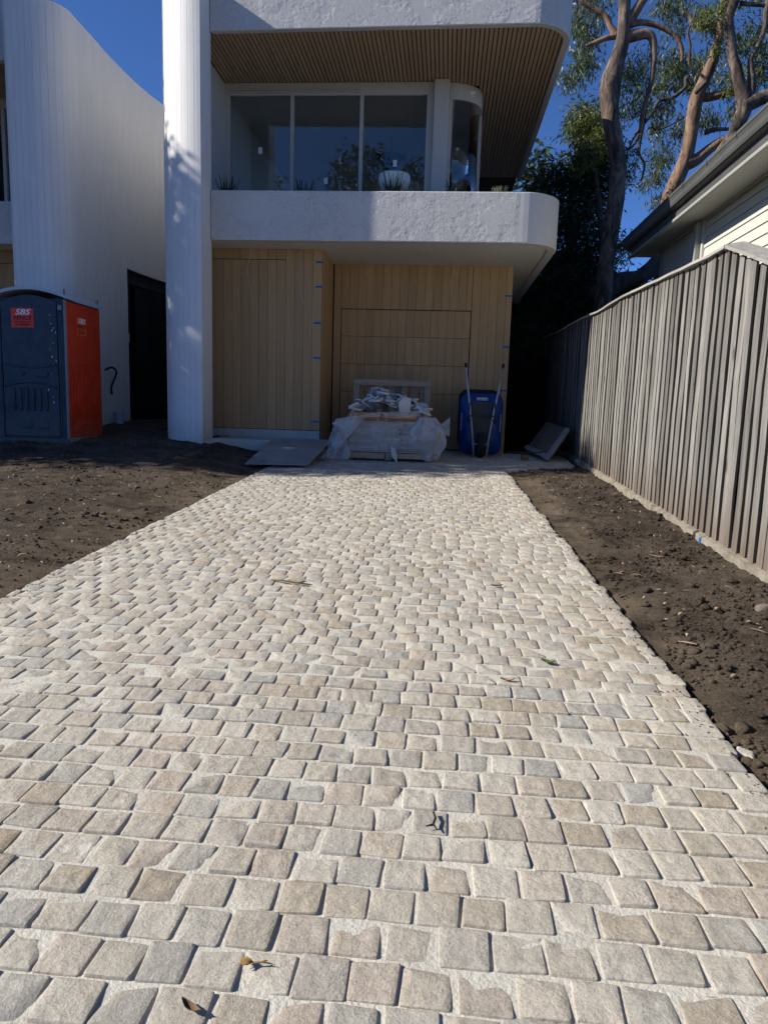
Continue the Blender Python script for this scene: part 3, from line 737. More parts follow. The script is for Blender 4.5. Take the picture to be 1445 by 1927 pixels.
bk = [m_.copy() for m_ in pv[:2]]
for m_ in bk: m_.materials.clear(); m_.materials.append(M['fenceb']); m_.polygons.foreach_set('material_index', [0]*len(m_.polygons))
y = -1.0
while y < 16.4:
    wd = random.gauss(.103, .006); gp = random.choice((.044, .042, .038, .047, .034)) if random.random() > .07 else .004
    z0 = SLOPE*min(max(y, -6), 12.2)+.055+random.uniform(-.015, .01); z1 = ftop(y)-.01
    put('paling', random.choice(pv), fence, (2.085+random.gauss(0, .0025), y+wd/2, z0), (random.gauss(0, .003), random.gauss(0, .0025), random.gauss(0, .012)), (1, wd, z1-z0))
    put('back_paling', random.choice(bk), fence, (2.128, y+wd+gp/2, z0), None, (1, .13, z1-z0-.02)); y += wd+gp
def cap(y0, y1):
    pts = []; n = max(2, int((y1-y0)/.35)); mb = MB(); vs = []
    for i in range(n+1):
        y = y0+(y1-y0)*i/n; z = ftop(y)+random.uniform(-.004, .004); xo = random.uniform(-.006, .006)
        vs += [(2.048+xo, y, z-.012), (2.048+xo, y, z+.012), (2.19+xo, y, z+.040), (2.19+xo, y, z+.014)]
    fs = [(4*i+j, 4*i+(j+1) % 4, 4*i+4+(j+1) % 4, 4*i+4+j) for i in range(n) for j in range(4)]+[(3, 2, 1, 0), (4*n, 4*n+1, 4*n+2, 4*n+3)]
    part('cap_rail', mb.add(vs, fs), 'cap', fence)
for a, b in ((-1.0, 2.3), (2.31, 5.80), (5.815, 8.62), (8.63, 11.3), (11.31, 13.9), (13.91, 16.4)): cap(a, b)
for z in (.5, 1.0):
    part('fence_rail', MB().hexa([(2.14, 3.6, z+.1), (2.18, 3.6, z+.1), (2.18, 16.4, z+.5), (2.14, 16.4, z+.5), (2.14, 3.6, z+.17), (2.18, 3.6, z+.17), (2.18, 16.4, z+.57), (2.14, 16.4, z+.57)]), 'fenceb', fence)
for yp in (-.6, 1.8, 4.2, 6.8, 9.4, 12.0, 14.6): part('fence_post', MB().box(2.142, 2.24, yp, yp+.1, .05, ftop(yp)-.4), 'fenceb', fence)
edge = put('garden_edging', None, None, (2.06, 7, .2)); edge['kind'] = 'structure'
y = -1.0
while y < 11.2:
    L = random.uniform(1.0, 1.9)
    if y < 5.9 < y+L: L = 5.86-y
    mb = MB(); n = 14; vs = []
    for i in range(n+1):
        yy = y+(L-.01)*i/n; b = SLOPE*yy; j = mn.noise(Vector((yy*9, 3, 1)))*.008
        vs += [(2.045+j, yy, b-.12), (2.052+j*1.5, yy, b+.055+j), (2.105, yy, b+.068+j), (2.105, yy, b-.12)]
    fs = [(4*i+k, 4*i+(k+1) % 4, 4*i+4+(k+1) % 4, 4*i+4+k) for i in range(n) for k in range(4)]+[(3, 2, 1, 0), (4*n, 4*n+1, 4*n+2, 4*n+3)]
    part('edging_block', mb.add(vs, fs), 'kerb', edge); y += L+(.06 if abs(y+L-5.86) < .02 else .008)
part('blue_marker', MB().box(2.040, 2.043, 5.70, 5.745, .215, .265), 'tape', edge)
# side gate in the shade between house and fence
gate = thing('side_gate', (1.6, 15.4, .47), 'dark paling gate closing the shaded side passage', 'gate')
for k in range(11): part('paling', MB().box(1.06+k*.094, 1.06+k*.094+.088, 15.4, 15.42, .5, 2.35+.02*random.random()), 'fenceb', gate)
part('gate_backing', MB().box(1.04, 2.09, 15.43, 15.45, .4, 2.3), 'black', gate)
part('gate_post', MB().box(1.5, 1.6, 15.3, 15.39, .4, 2.5), 'fenceb', gate)

# ------------------------------------------------------------------ cream weatherboard house on the right
nb = thing('weatherboard_house', (5, 11, .4), 'cream weatherboard house with grey gutter rising behind the fence', 'house')
NX = 3.70
z = 1.0
while z < 4.05:
    part('weatherboard', MB().hexa([(NX-.022, 5.5, z), (NX+.03, 5.5, z), (NX+.03, 11.28, z), (NX-.022, 11.28, z), (NX-.004, 5.5, z+.15), (NX+.03, 5.5, z+.15), (NX+.03, 11.28, z+.15), (NX-.004, 11.28, z+.15)]), 'weather', nb); z += .14
part('corner_stop', MB().box(NX-.05, NX+.02, 11.285, 11.345, .9, 4.08), 'weather', nb, bevel=.004)
part('downpipe', MB().box(NX-.12, NX-.01, 11.38, 11.50, .9, 4.06), 'trim', nb, bevel=.01)
part('render_panel', MB().box(NX-.005, NX+.1, 11.36, 13.35, .8, 4.08), 'crend', nb)
part('corner_post', MB().box(NX-.03, NX+.12, 13.36, 13.5, .5, 4.08), 'trim', nb, bevel=.006)
part('end_wall', MB().box(NX+.1, 11, 13.3, 13.5, .3, 4.08).box(NX+.03, NX+.2, 5.4, 13.3, .2, 4.08), 'crend', nb)
part('eave_lining', MB().box(3.27, NX+.1, 5.2, 13.75, 4.085, 4.11), 'neave', nb)
part('eave_bead', MB().box(NX-.045, NX-.025, 5.4, 13.35, 4.05, 4.084), 'neave', nb)
part('fascia_board', MB().box(3.235, 3.268, 5.2, 13.78, 4.06, 4.27), 'roof', nb, bevel=.004)  # dark colour carries the shadow band below the gutter
part('eave_mould', MB().box(3.20, 3.275, 5.2, 13.78, 4.015, 4.062), 'trim', nb, bevel=.01)
part('end_fascia', MB().box(3.27, 11, 13.76, 13.79, 4.03, 4.27), 'trim', nb)
gp = [(3.232, 4.20), (3.17, 4.20), (3.145, 4.215), (3.130, 4.245), (3.122, 4.29), (3.105, 4.325), (3.095, 4.335), (3.095, 4.365), (3.125, 4.365), (3.14, 4.23), (3.222, 4.22), (3.222, 4.33), (3.232, 4.33)]
k = len(gp); mb = MB(); mb.add([(a, 5.2, b) for a, b in gp]+[(a, 13.98, b) for a, b in gp], [(i, (i+1) % k, k+(i+1) % k, k+i) for i in range(k)]+[tuple(range(k)), tuple(range(2*k-1, k-1, -1))])
gt = part('gutter', mb, 'gutter', nb)
y = 6.0
while y < 13.9:
    put('gutter_bracket', MB().box(3.088, 3.094, y, y+.03, 4.32, 4.367).mesh('gutter_bracket', 'gutter'), gt); y += .92
rs = math.tan(RAD(21))
part('roof', MB().hexa([(3.16, 5.2, 4.34), (8, 5.2, 4.34+4.84*rs), (8, 13.9, 4.34+4.84*rs), (3.16, 14.0, 4.34), (3.16, 5.2, 4.37), (8, 5.2, 4.37+4.84*rs), (8, 13.9, 4.37+4.84*rs), (3.16, 14.0, 4.37)]), 'roof', nb)
part('gable_end', MB().add([(3.3, 13.80, 4.2), (8, 13.80, 4.2), (8, 13.80, 4.3+4.8*rs)], [(0, 1, 2)]), 'trim', nb)
part('gutter_stop', MB().add([(3.06, 14.05, 4.30), (3.28, 14.05, 4.16), (3.28, 14.05, 4.40), (3.06, 13.9, 4.30), (3.28, 13.9, 4.16), (3.28, 13.9, 4.40)], [(0, 1, 2), (5, 4, 3), (0, 3, 4, 1), (1, 4, 5, 2), (2, 5, 3, 0)]), 'roof', nb)

# ------------------------------------------------------------------ trees
def catmull(P, sub=5):
    out = []; n = len(P)
    for i in range(n-1):
        a, b, c, d = P[max(i-1, 0)], P[i], P[i+1], P[min(i+2, n-1)]
        for k in range(sub):
            t = k/sub; out.append(.5*((2*b)+(-a+c)*t+(2*a-5*b+4*c-d)*t*t+(-a+3*b-3*c+d)*t**3))
    out.append(P[-1]); return out
def limb(parent, name, pts, m, Y, jit=.10, n=10):
    # survey points: (photo x, photo y, half width in photo pixels[, distance offset])
    P = []
    for p in pts:
        yy = Y+(p[3] if len(p) > 3 else 0); q = at(p[0], p[1], yy); P.append(np.array([q.x, q.y, q.z, p[2]*yy/FPX*.90]))
    S = catmull(P); return part(name, MB().tube([s[:3] for s in S], [max(.006, s[3]) for s in S], n, True, jit), m, parent, True)
def leaves(name, parent, blobs, m, L, W, droop=.75, seed=1, clump=36, spread=.25):
    # blobs: (centre, radii, clumps); leaves hang from twig tips gathered in uneven clumps
    r = np.random.default_rng(seed); V = []; R = []
    for c, rad, n in blobs:
        for k in range(n):
            d = r.normal(size=3); d /= np.linalg.norm(d); q = np.array(c)+d*np.array(rad)*r.uniform(.15, 1)**.6
            nn = int(clump*r.uniform(.5, 1.4)); P = q+r.normal(size=(nn, 3))*spread*np.array([.55, .55, .42])*r.uniform(.5, 1.2)
            a = r.uniform(0, 2*np.pi, nn); dr = np.clip(r.normal(droop, .35, nn), -.6, 1.4)
            ax = np.stack([np.cos(a)*np.cos(dr), np.sin(a)*np.cos(dr), -np.sin(dr)], 1)
            sd = np.cross(ax, r.normal(size=(nn, 3))); sd /= np.linalg.norm(sd, axis=1)[:, None]+1e-9
            l = L*r.uniform(.6, 1.3, nn)[:, None]; w_ = W*r.uniform(.7, 1.3, nn)[:, None]
            V.append(np.stack([P, P+ax*l*.45+sd*w_*.5, P+ax*l, P+ax*l*.45-sd*w_*.5], 1).reshape(-1, 3)); tone = r.uniform(.0, .6)
            R.append(np.repeat(np.clip(tone+r.uniform(0, .4, nn), 0, 1), 4))
    V = np.concatenate(V); F = np.arange(len(V)).reshape(-1, 4)
    return put(name, np_mesh(name, V, F, m, np.concatenate(R)), parent)
def pb(x, y, rx, ry, Y, n, dz=.8):
    c = at(x, y, Y); s = Y/FPX; return (c, (rx*s, dz, ry*s), n)
def thin(bl, k, dy): return [((c.x*(c.y+dy)/c.y, c.y+dy, CAM_H+(c.z-CAM_H)*(c.y+dy)/c.y), tuple(q*(c.y+dy)/c.y for q in r), max(2, int(n*k))) for c, r, n in bl]
def ground_at(x, Y, py=560): return at(x, py, Y).x

Y1 = 15.6; b0 = at(1140, 500, Y1)
t1 = thing('gum_tree', (b0.x, Y1, .45), 'tall smooth barked gum tree with burl, nearest the white house, leaning limbs', 'tree', 'gum trees behind the fence')
limb(t1, 'trunk', [(1118, 830, 22), (1128, 640, 18), (1138, 520, 15.5), (1149, 436, 15.5), (1160, 357, 15.5), (1161, 298, 15), (1151, 239, 15.5), (1147, 200, 17), (1148, 160, 19), (1156, 128, 16.5), (1170, 80, 12.5), (1174, 40, 11.5), (1175, 0, 11), (1182, -70, 9.5)], 'bark', Y1, .14, 14)
for nm, pts in (('limb', [(1168, 75, 10), (1196, 66, 10), (1222, 66, 8), (1230, 90, 6), (1228, 130, 5), (1222, 165, 4.5), (1208, 215, 4), (1204, 250, 3)]),
                ('limb', [(1178, 50, 7), (1205, 42, 5.5), (1240, 50, 4.5), (1270, 68, 4), (1282, 92, 3.5), (1282, 117, 2.5)]),
                ('limb', [(1180, 45, 10), (1195, 22, 9), (1212, -4, 8), (1240, -40, 6)]),
                ('limb', [(1160, 68, 8, .3), (1148, 50, 5.5, .3), (1138, 30, 5, .3), (1120, 18, 4.5, .3), (1098, 5, 4, .3), (1085, -5, 3, .3)]),
                ('limb', [(1160, 68, 6, .3), (1140, 72, 5, .3), (1115, 82, 4, .3), (1102, 86, 2.5, .3)]),
                ('limb', [(1120, 560, 20, .6), (1165, 530, 17, .8), (1205, 520, 15, 1), (1238, 488, 14, 1.4), (1262, 440, 12, 2)])):
    limb(t1, nm, pts, 'barkd' if pts[0][1] > 500 else 'bark2', Y1, .12)
leaves('crown', t1, thin([pb(1100, 80, 30, 60, Y1+.5, 46), pb(1085, 130, 22, 32, Y1+.4, 34), pb(1120, 30, 34, 30, Y1+.6, 34), pb(1205, 110, 26, 22, Y1+.6, 20), pb(1195, 160, 28, 28, Y1+.8, 26),
                     pb(1205, 190, 24, 14, Y1+.5, 14), pb(1090, 20, 22, 26, Y1, 18), pb(1180, 190, 16, 22, Y1+.8, 14), pb(1250, 205, 18, 16, Y1+.4, 10), pb(1150, -60, 80, 40, Y1, 40)], .66, 1.3), 'leaf', .16, .026, .95, 11)
Y2 = 19.5; b0 = at(1262, 500, Y2)
t2 = thing('gum_tree', (b0.x, Y2, .45), 'middle gum tree with a curving orange pink trunk between the other two', 'tree', 'gum trees behind the fence')
limb(t2, 'trunk', [(1245, 820, 26), (1250, 600, 24), (1250, 440, 17), (1262, 365, 14.5), (1288, 302, 13), (1300, 250, 12), (1304, 215, 12.5), (1310, 185, 12.5), (1320, 160, 11), (1338, 120, 10), (1352, 70, 8), (1356, 40, 7), (1362, 0, 6)], 'bark2', Y2, .12, 14)
for pts in ([(1310, 180, 9), (1330, 184, 8), (1360, 178, 7), (1392, 172, 6)], [(1352, 60, 6), (1335, 48, 6), (1320, 54, 5), (1306, 46, 4.5), (1296, 30, 4), (1284, 22, 3)],
            [(1285, 310, 14), (1310, 300, 11), (1335, 280, 9), (1362, 262, 8)], [(1325, 250, 5, -.6), (1345, 244, 4, -.6), (1370, 243, 3, -.6)],
            [(1308, 175, 4, -.5), (1322, 160, 3.5, -.5), (1328, 150, 3, -.5), (1305, 130, 2.5, -.5), (1296, 118, 2.5, -.5), (1298, 85, 2.5, -.5), (1294, 60, 2.2, -.5), (1306, 30, 2, -.5), (1310, 10, 1.5, -.5)],
            [(1302, 160, 3, -.8), (1290, 145, 3, -.8), (1288, 165, 3.5, -.8), (1262, 185, 3.8, -.8), (1240, 190, 3.5, -.8), (1225, 215, 3.2, -.8), (1205, 240, 3, -.8), (1190, 262, 2.4, -.8), (1180, 285, 1.6, -.8)],
            [(1225, 185, 3, -.8), (1215, 205, 3.5, -.8), (1208, 240, 4, -.8), (1204, 262, 3.4, -.8), (1202, 290, 2.6, -.8), (1212, 310, 2.2, -.8), (1206, 340, 1.6, -.8)],
            [(1205, 250, 2.6, -.8), (1190, 275, 2.2, -.8), (1176, 282, 1.6, -.8)], [(1226, 228, 2.2, -.8), (1232, 244, 1.8, -.8), (1260, 236, 1.4, -.8), (1285, 222, 1.2, -.8)]):
    limb(t2, 'limb', pts, 'bark2' if pts[0][2] > 4.5 else 'barkd', Y2, .1, 7)
leaves('crown', t2, thin([pb(1268, 130, 40, 28, Y2, 60), pb(1305, 130, 40, 30, Y2+.5, 60), pb(1330, 160, 28, 26, Y2-.4, 36), pb(1252, 150, 20, 22, Y2-.6, 24), pb(1262, 245, 36, 18, Y2-.4, 40), pb(1245, 290, 24, 22, Y2-.4, 26), pb(1225, 340, 20, 30, Y2-.4, 26),
                     pb(1330, 225, 24, 20, Y2, 24), pb(1275, 30, 30, 40, Y2+.6, 40), pb(1235, 375, 18, 14, Y2-.4, 14), pb(1245, 205, 14, 14, Y2, 10), pb(1260, 8, 40, 24, Y2, 24), pb(1350, 20, 30, 30, Y2, 24)], .54, 1.6), 'leaf', .18, .030, .95, 12)
Y3 = 16.8; b0 = at(1345, 500, Y3)
t3 = thing('gum_tree', (b0.x, Y3, .45), 'rightmost gum tree with forked pale trunk rising behind the grey gutter', 'tree', 'gum trees behind the fence')
limb(t3, 'trunk', [(1300, 820, 30), (1310, 560, 28), (1330, 380, 16), (1352, 300, 13), (1376, 260, 12), (1394, 220, 13), (1400, 198, 14), (1391, 160, 11), (1384, 130, 10), (1377, 100, 9), (1370, 53, 9), (1372, 27, 8.5), (1384, -5, 8.5), (1400, -60, 9)], 'bark', Y3, .12, 14)
for pts in ([(1395, 200, 15), (1420, 190, 13), (1450, 178, 12), (1500, 165, 10)], [(1408, 190, 8), (1414, 160, 8), (1412, 130, 6), (1413, 108, 5), (1428, 82, 4.5), (1438, 50, 4.5), (1440, 20, 5), (1446, -10, 4)],
            [(1392, 6, 4.5), (1412, 8, 4), (1436, 10, 3.5), (1460, 16, 3)], [(1412, 170, 6), (1414, 158, 7), (1416, 150, 3)]):
    limb(t3, 'limb', pts, 'bark', Y3, .12, 9)
leaves('crown', t3, thin([pb(1400, 85, 36, 34, Y3+1, 50), pb(1435, 120, 30, 30, Y3+1, 36), pb(1390, 150, 24, 20, Y3+1, 26), pb(1345, 25, 28, 32, Y3+.8, 36), pb(1425, 150, 26, 20, Y3+1, 18), pb(1345, 100, 18, 20, Y3+1.4, 16), pb(1385, 205, 24, 22, Y3+2, 24), pb(1440, -30, 60, 30, Y3, 30)], .62, 1.2), 'leafy', .16, .030, .85, 13)
# dense evergreen and bamboo by the house corner
Y4 = 18.2; b0 = at(1075, 560, Y4)
t4 = thing('evergreen_tree', (b0.x, Y4, .45), 'dense dark evergreen tree filling the gap beside the balcony', 'tree')
limb(t4, 'trunk', [(1080, 760, 12), (1078, 560, 10), (1072, 420, 7), (1084, 300, 4), (1098, 240, 2)], 'barkd', Y4)
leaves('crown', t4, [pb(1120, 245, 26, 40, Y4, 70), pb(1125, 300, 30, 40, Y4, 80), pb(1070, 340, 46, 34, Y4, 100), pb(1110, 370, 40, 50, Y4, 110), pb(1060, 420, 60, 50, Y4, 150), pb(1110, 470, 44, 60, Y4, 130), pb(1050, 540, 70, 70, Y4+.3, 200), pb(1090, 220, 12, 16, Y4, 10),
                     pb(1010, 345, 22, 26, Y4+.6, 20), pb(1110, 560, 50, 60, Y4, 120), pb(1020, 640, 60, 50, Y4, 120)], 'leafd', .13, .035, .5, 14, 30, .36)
t5 = thing('wattle_tree', (at(1160, 560, 17.5).x, 17.5, .45), 'small olive leaved wattle tree behind the nearest gum trunk', 'tree')
limb(t5, 'trunk', [(1150, 760, 9), (1135, 480, 7), (1120, 330, 5), (1105, 230, 3), (1095, 205, 2)], 'barkd', 17.5)
leaves('crown', t5, [pb(1100, 232, 34, 28, 17.5, 34), pb(1128, 260, 24, 34, 17.3, 46), pb(1075, 240, 14, 20, 17.5, 12), pb(1165, 320, 18, 30, 17.8, 18), pb(1185, 300, 10, 30, 17.8, 10), pb(1168, 470, 14, 34, 17.8, 12), pb(1100, 290, 20, 28, 17.3, 26)], 'leafy', .15, .028, .7, 15)
t6 = thing('bamboo_hedge', (at(1010, 560, 21).x, 21, .45), 'shaded leafy hedge at the back of the side passage', 'hedge')
limb(t6, 'stem', [(1010, 800, 4), (1012, 560, 3), (1005, 380, 2)], 'barkd', 21)
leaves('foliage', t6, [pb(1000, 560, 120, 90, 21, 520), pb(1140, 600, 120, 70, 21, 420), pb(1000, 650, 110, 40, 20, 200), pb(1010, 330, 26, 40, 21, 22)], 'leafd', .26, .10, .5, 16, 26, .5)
rear = thing('rear_fence', (4, 23, .45), 'dark timber fence across the back of the yards', 'fence')
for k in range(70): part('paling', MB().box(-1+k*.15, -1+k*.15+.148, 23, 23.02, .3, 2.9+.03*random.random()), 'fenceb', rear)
# large tree in the left front garden, out of view, whose crown shades the house front
t7 = thing('shade_tree', (-13.6, 8.6, .4), 'broad garden tree left of the toilet, its shade falling across the house front', 'tree')
part('trunk', MB().tube([(-13.6, 8.6, .2), (-13.5, 8.7, 2), (-13.2, 8.6, 4.5), (-12.8, 8.8, 7)], [.32, .27, .22, .12], 12, True, .1), 'bark', t7, True)
SHADE = [((-12.2, 8.9, 7.2), (2, 2.4, 2.6), 330), ((-12.4, 7.6, 6.4), (1.6, 1.0, 2.5), 170), ((-12.3, 10.9, 7.4), (1.8, 2.2, 2.9), 260), ((-12.2, 8.4, 9.3), (1.3, 1.1, .5), 70), ((-12.2, 10.3, 10.3), (1.3, .9, .5), 80), ((-12.2, 10.0, 9.2), (1.4, 1.0, 1.3), 150),
         ((-12.6, 8.2, 4.2), (1.6, 1.7, 1.8), 190), ((-13, 11, 4), (1.5, 2.4, 1.8), 180)]
leaves('crown', t7, [((a, b+.4, c), r, n) for (a, b, c), r, n in SHADE], 'leaf', .22, .085, .6, 17, 26, .42)
# street trees behind the viewer, seen in the upstairs glass
for k, (x, y, h) in enumerate(((-11.5, -20, 15.5), (-6.0, -21, 18.5), (-2.5, -20, 16.5), (3.5, -21, 20.5))):
    t = thing('street_tree', (x, y, -.3), ('street tree behind the viewer mirrored at the left of the upstairs glass', 'street tree mirrored in the second upstairs pane', 'street tree mirrored beside the cream bowl', 'taller street tree mirrored in the third upstairs pane')[k], 'tree', 'street trees mirrored in the glass')
    part('trunk', MB().tube([(x, y, -.5), (x+.1, y, h*.4), (x-.1, y, h*.8)], [.35, .25, .08], 8), 'barkd', t, True)
    leaves('crown', t, [((x, y, h*.74), (2.0, 2.0, h*.22), 170), ((x+1.2, y, h*.66), (1.7, 1.7, 2.2), 90), ((x-1.4, y, h*.6), (1.6, 1.6, 2), 70)], 'leafd', .34, .15, .5, 30+k, 22, .55)

# ------------------------------------------------------------------ portable toilet
x0, x1, y0, y1, z0, z1 = -6.47, -5.41, 9.90, 10.97, .50, 2.56
wc = thing('portable_toilet', ((x0+x1)/2, (y0+y1)/2, z0), 'dark blue and red portable toilet with hire stickers standing by the left house', 'toilet')
part('base', MB().box(x0-.02, x1+.02, y0-.02, y1+.03, z0-.06, z0+.11), 'tblue', wc, bevel=.02)
part('skid', MB().box(x1+.021, x1+.028, y0+.01, y1+.02, z0-.04, z0+.12), 'tgrey', wc)
part('shell', MB().box(x0+.03, x1-.03, y0+.05, y1, z0+.1, z1+.02), 'tblue', wc)
for a, b in ((x0, x0+.09), (x1-.115, x1-.022)): part('corner_post', MB().box(a, b, y0+.005, y0+.10, z0+.1, z1), 'tblue', wc, bevel=.02)
part('corner_post', MB().box(x1-.021, x1+.002, y0+.004, y0+.055, z0+.1, z1+.01), 'tgrey', wc, bevel=.008)
part('corner_channel', MB().tube([(x1-.085, y0+.008, z0+.13), (x1-.085, y0+.008, z1-.03)], .010, 8).tube([(x1-.052, y0+.008, z0+.13), (x1-.052, y0+.008, z1-.03)], .008, 8), 'tblue', wc, True)
part('vent_cap', MB().box(x1-.10, x1-.045, y0-.004, y0+.01, z1-.14, z1-.07), 'tgrey', wc, bevel=.006)
dx0, dx1 = x0+.10, x1-.125
dpts = [(dx0, z0+.13), (dx1, z0+.13), (dx1, z1-.03)]+[(dx1+(dx0-dx1)*i/12, z1-.03+.10*math.sin(math.pi*i/12)) for i in range(1, 12)]+[(dx0, z1-.03)]
k = len(dpts); mb = MB(); mb.add([(a, y0+.012, b) for a, b in dpts]+[(a, y0+.07, b) for a, b in dpts], [tuple(range(k)), tuple(range(2*k-1, k-1, -1))]+[(i, (i+1) % k, k+(i+1) % k, k+i) for i in range(k)])
door = part('door', mb, 'tblue', wc, bevel=.012)
def ridge(xa, xb, zc, h, r, parent, m='tblue', Y=y0+.012):
    part('ridge', MB().tube([(xa+(xb-xa)*i/14, Y, zc+h*math.sin(math.pi*i/14)) for i in range(15)], r, 8), m, parent, True)
ridge(dx0+.05, dx1-.02, z0+1.16, -.045, .014, door); ridge(dx0+.03, dx1-.03, z0+.84, .07, .016, door)
for i in range(6):
    xa = dx0+.16+i*.098; part('door_rib', MB().tube([(xa, y0+.010, z0+.50), (xa, y0+.006, z0+.53), (xa, y0+.006, z0+.80), (xa, y0+.010, z0+.83)], [.012, .02, .02, .012], 8), 'tblue', door, True)
for xa in (dx0+.25, dx0+.50): part('door_vent', MB().box(xa, xa+.16, y0+.004, y0+.014, z0+.26, z0+.36).box(xa-.005, xa+.165, y0-.002, y0+.012, z0+.25, z0+.262), 'tblue', door, bevel=.006)
lk = part('door_lock', MB().lathe([(.028, 0), (.028, -.014), (.018, -.018)], (dx0+.30, y0+.014, z0+1.03), 14, 'y'), 'dsteel', door); lk.scale = (1, 1, 1)
part('door_handle', MB().box(dx0+.48, dx0+.68, y0-.006, y0+.013, z0+.98, z0+1.06), 'tblue', door, bevel=.012)
for zz in (z0+.35, z0+.85, z1-.35): part('hinge', MB().tube([(dx0-.01, y0+.005, zz), (dx0-.01, y0+.005, zz+.2)], .011, 8), 'tblue', door)
for i in range(14):
    a, b = dx1-abs(random.gauss(.05, .09)), random.uniform(z0+.6, z1-.1); r = random.uniform(.004, .009)
    part('paint_drop', MB().box(a-r*.7, a+r*.7, y0+.0075, y0+.0105, b-r*1.8, b+r*1.2), 'wink', door)
# red side
side = part('side_panel', MB().box(x1-.034, x1-.016, y0+.06, y1-.005, z0+.115, z1-.005), 'tred', wc)
def sidebar(name, ya, yb, za, zb, t=.008): part(name, MB().box(x1-.018, x1-.016+t, ya, yb, za, zb), 'tred', side, bevel=.004)
sidebar('panel_moulding', y0+.14, y1-.07, z1-.30, z1-.288, .010); sidebar('panel_moulding', y0+.14, y1-.07, z1-.19, z1-.06, .008)
sidebar('panel_moulding', y0+.16, y1-.13, z1-.89, z1-.876, .008)
for i in range(9): part('side_rib', MB().tube([(x1-.015, y0+.17+i*.084, z0+.30+.10*math.sin(math.pi*i/8)), (x1-.010, y0+.17+i*.084, z0+1.05+.08*math.sin(math.pi*i/8))], [.012, .012], 8), 'tred', side, True)
part('arch_moulding', MB().tube([(x1-.014, y0+.14+(y1-y0-.24)*i/14, z0+1.13+.09*math.sin(math.pi*i/14)) for i in range(15)], .012, 8), 'tred', side, True)
part('arch_moulding', MB().tube([(x1-.014, y0+.2+(y1-y0-.3)*i/14, z0+.20+.14*math.sin(math.pi*i/14)) for i in range(15)], .010, 8), 'tred', side, True)
for ya, yb in ((y0+.07, y0+.30), (y1-.34, y1-.03)): sidebar('panel_moulding', ya, yb, z0+.15, z0+.165, .008)
# vaulted roof
vs = []; n = 16
for i in range(n+1):
    t = i/n; xx = x0-.03+(x1-x0+.06)*t; zt = z1+.02+.115*math.sin(math.pi*t)**.9
    for yy in (y0-.03, y1+.03): vs += [(xx, yy, zt), (xx, yy, zt+.045)]
fs = []
for i in range(n):
    a, b = 4*i, 4*i+4; fs += [(a, a+2, b+2, b), (a+1, b+1, b+3, a+3), (a, b, b+1, a+1), (a+2, a+3, b+3, b+2)]
fs += [(0, 1, 3, 2), (4*n, 4*n+2, 4*n+3, 4*n+1)]
rf = part('roof', MB().add(vs, fs), 'troof', wc)
part('lifting_hook', MB().tube([(x1-.02, y1-.09, z1+.05), (x1-.02, y1-.09, z1+.12), (x1-.02, y1-.065, z1+.14), (x1-.02, y1-.04, z1+.12), (x1-.02, y1-.04, z1+.05)], .006, 6), 'dsteel', rf, True)
part('lifting_hook', MB().tube([(x1-.02, y0+.05, z1+.05), (x1-.02, y0+.05, z1+.16)], .008, 6), 'dsteel', rf, True)
# stickers with lettering
def text_mesh(body, size, m, shear=0.0, bold=.0):
    cu = bpy.data.curves.new('lettering', 'FONT'); cu.body = body; cu.size = size; cu.align_x = 'CENTER'; cu.align_y = 'CENTER'; cu.shear = shear; cu.offset = bold; cu.extrude = .0006; cu.resolution_u = 3
    t = bpy.data.objects.new('lettering', cu); C.objects.link(t); bpy.context.view_layer.update()
    me = bpy.data.meshes.new_from_object(t.evaluated_get(bpy.context.evaluated_depsgraph_get())); bpy.data.objects.remove(t)
    me.materials.clear(); me.materials.append(M[m]); return me
def sticker(parent, c, wd, ht, rot, m, off):
    s = part('sticker', MB().hexa([tuple(Vector(c)+Matrix.Rotation(rot, 3, 'Z') @ Vector(v)) for v in
        [(-wd/2, 0, -ht/2), (wd/2, 0, -ht/2), (wd/2, .002, -ht/2), (-wd/2, .002, -ht/2), (-wd/2, 0, ht/2), (wd/2, 0, ht/2), (wd/2, .002, ht/2), (-wd/2, .002, ht/2)]]), m, parent)
    lines = [('SBS', ht*.40, 'wink', .30, ht*.29), ('FENCE', ht*.26, 'ink', .2, -.02*ht)]
    for body, sz_, mm, sh, dz in lines:
        p = Vector(c)+off*.0015+Vector((0, 0, dz)); me = text_mesh(body, sz_, mm, sh, sz_*.022)
        bb = [v.co.x for v in me.vertices]; k = min(1.35, wd*.80/(max(bb)-min(bb)))
        put('lettering', me, s, p, (RAD(90), 0, rot), (k, 1, 1))
    for dz, span, hh in ((-.21*ht, .72, .065), (-.34*ht, .60, .095)):     # illegible small print
        mb = MB(); a = -span/2
        while a < span/2-.02:
            l = random.uniform(.025, .06)
            if random.random() < .85:
                q = [Vector((a*wd, -.0016, dz-hh*ht/2)), Vector(((a+l)*wd, -.0016, dz-hh*ht/2)), Vector(((a+l)*wd, -.0016, dz+hh*ht/2)), Vector((a*wd, -.0016, dz+hh*ht/2))]
                mb.add([Vector(c)+Matrix.Rotation(rot, 3, 'Z') @ v for v in q], [(0, 1, 2, 3)])
            a += l+.018
        part('small_print', mb, 'ink', s)
c = at(42.5, 598, y0+.008); sticker(door, (c.x, y0+.008, c.z), .335, .27, 0, 'sticker', Vector((0, -1, 0)))
cc = Vector((0, 0, CAM_H)); d = ray(154, 615); c = cc+d*((x1-.012)/d.x)
sticker(side, (x1-.012, c.y, c.z), .30, .26, RAD(90), 'stickero', Vector((1, 0, 0)))
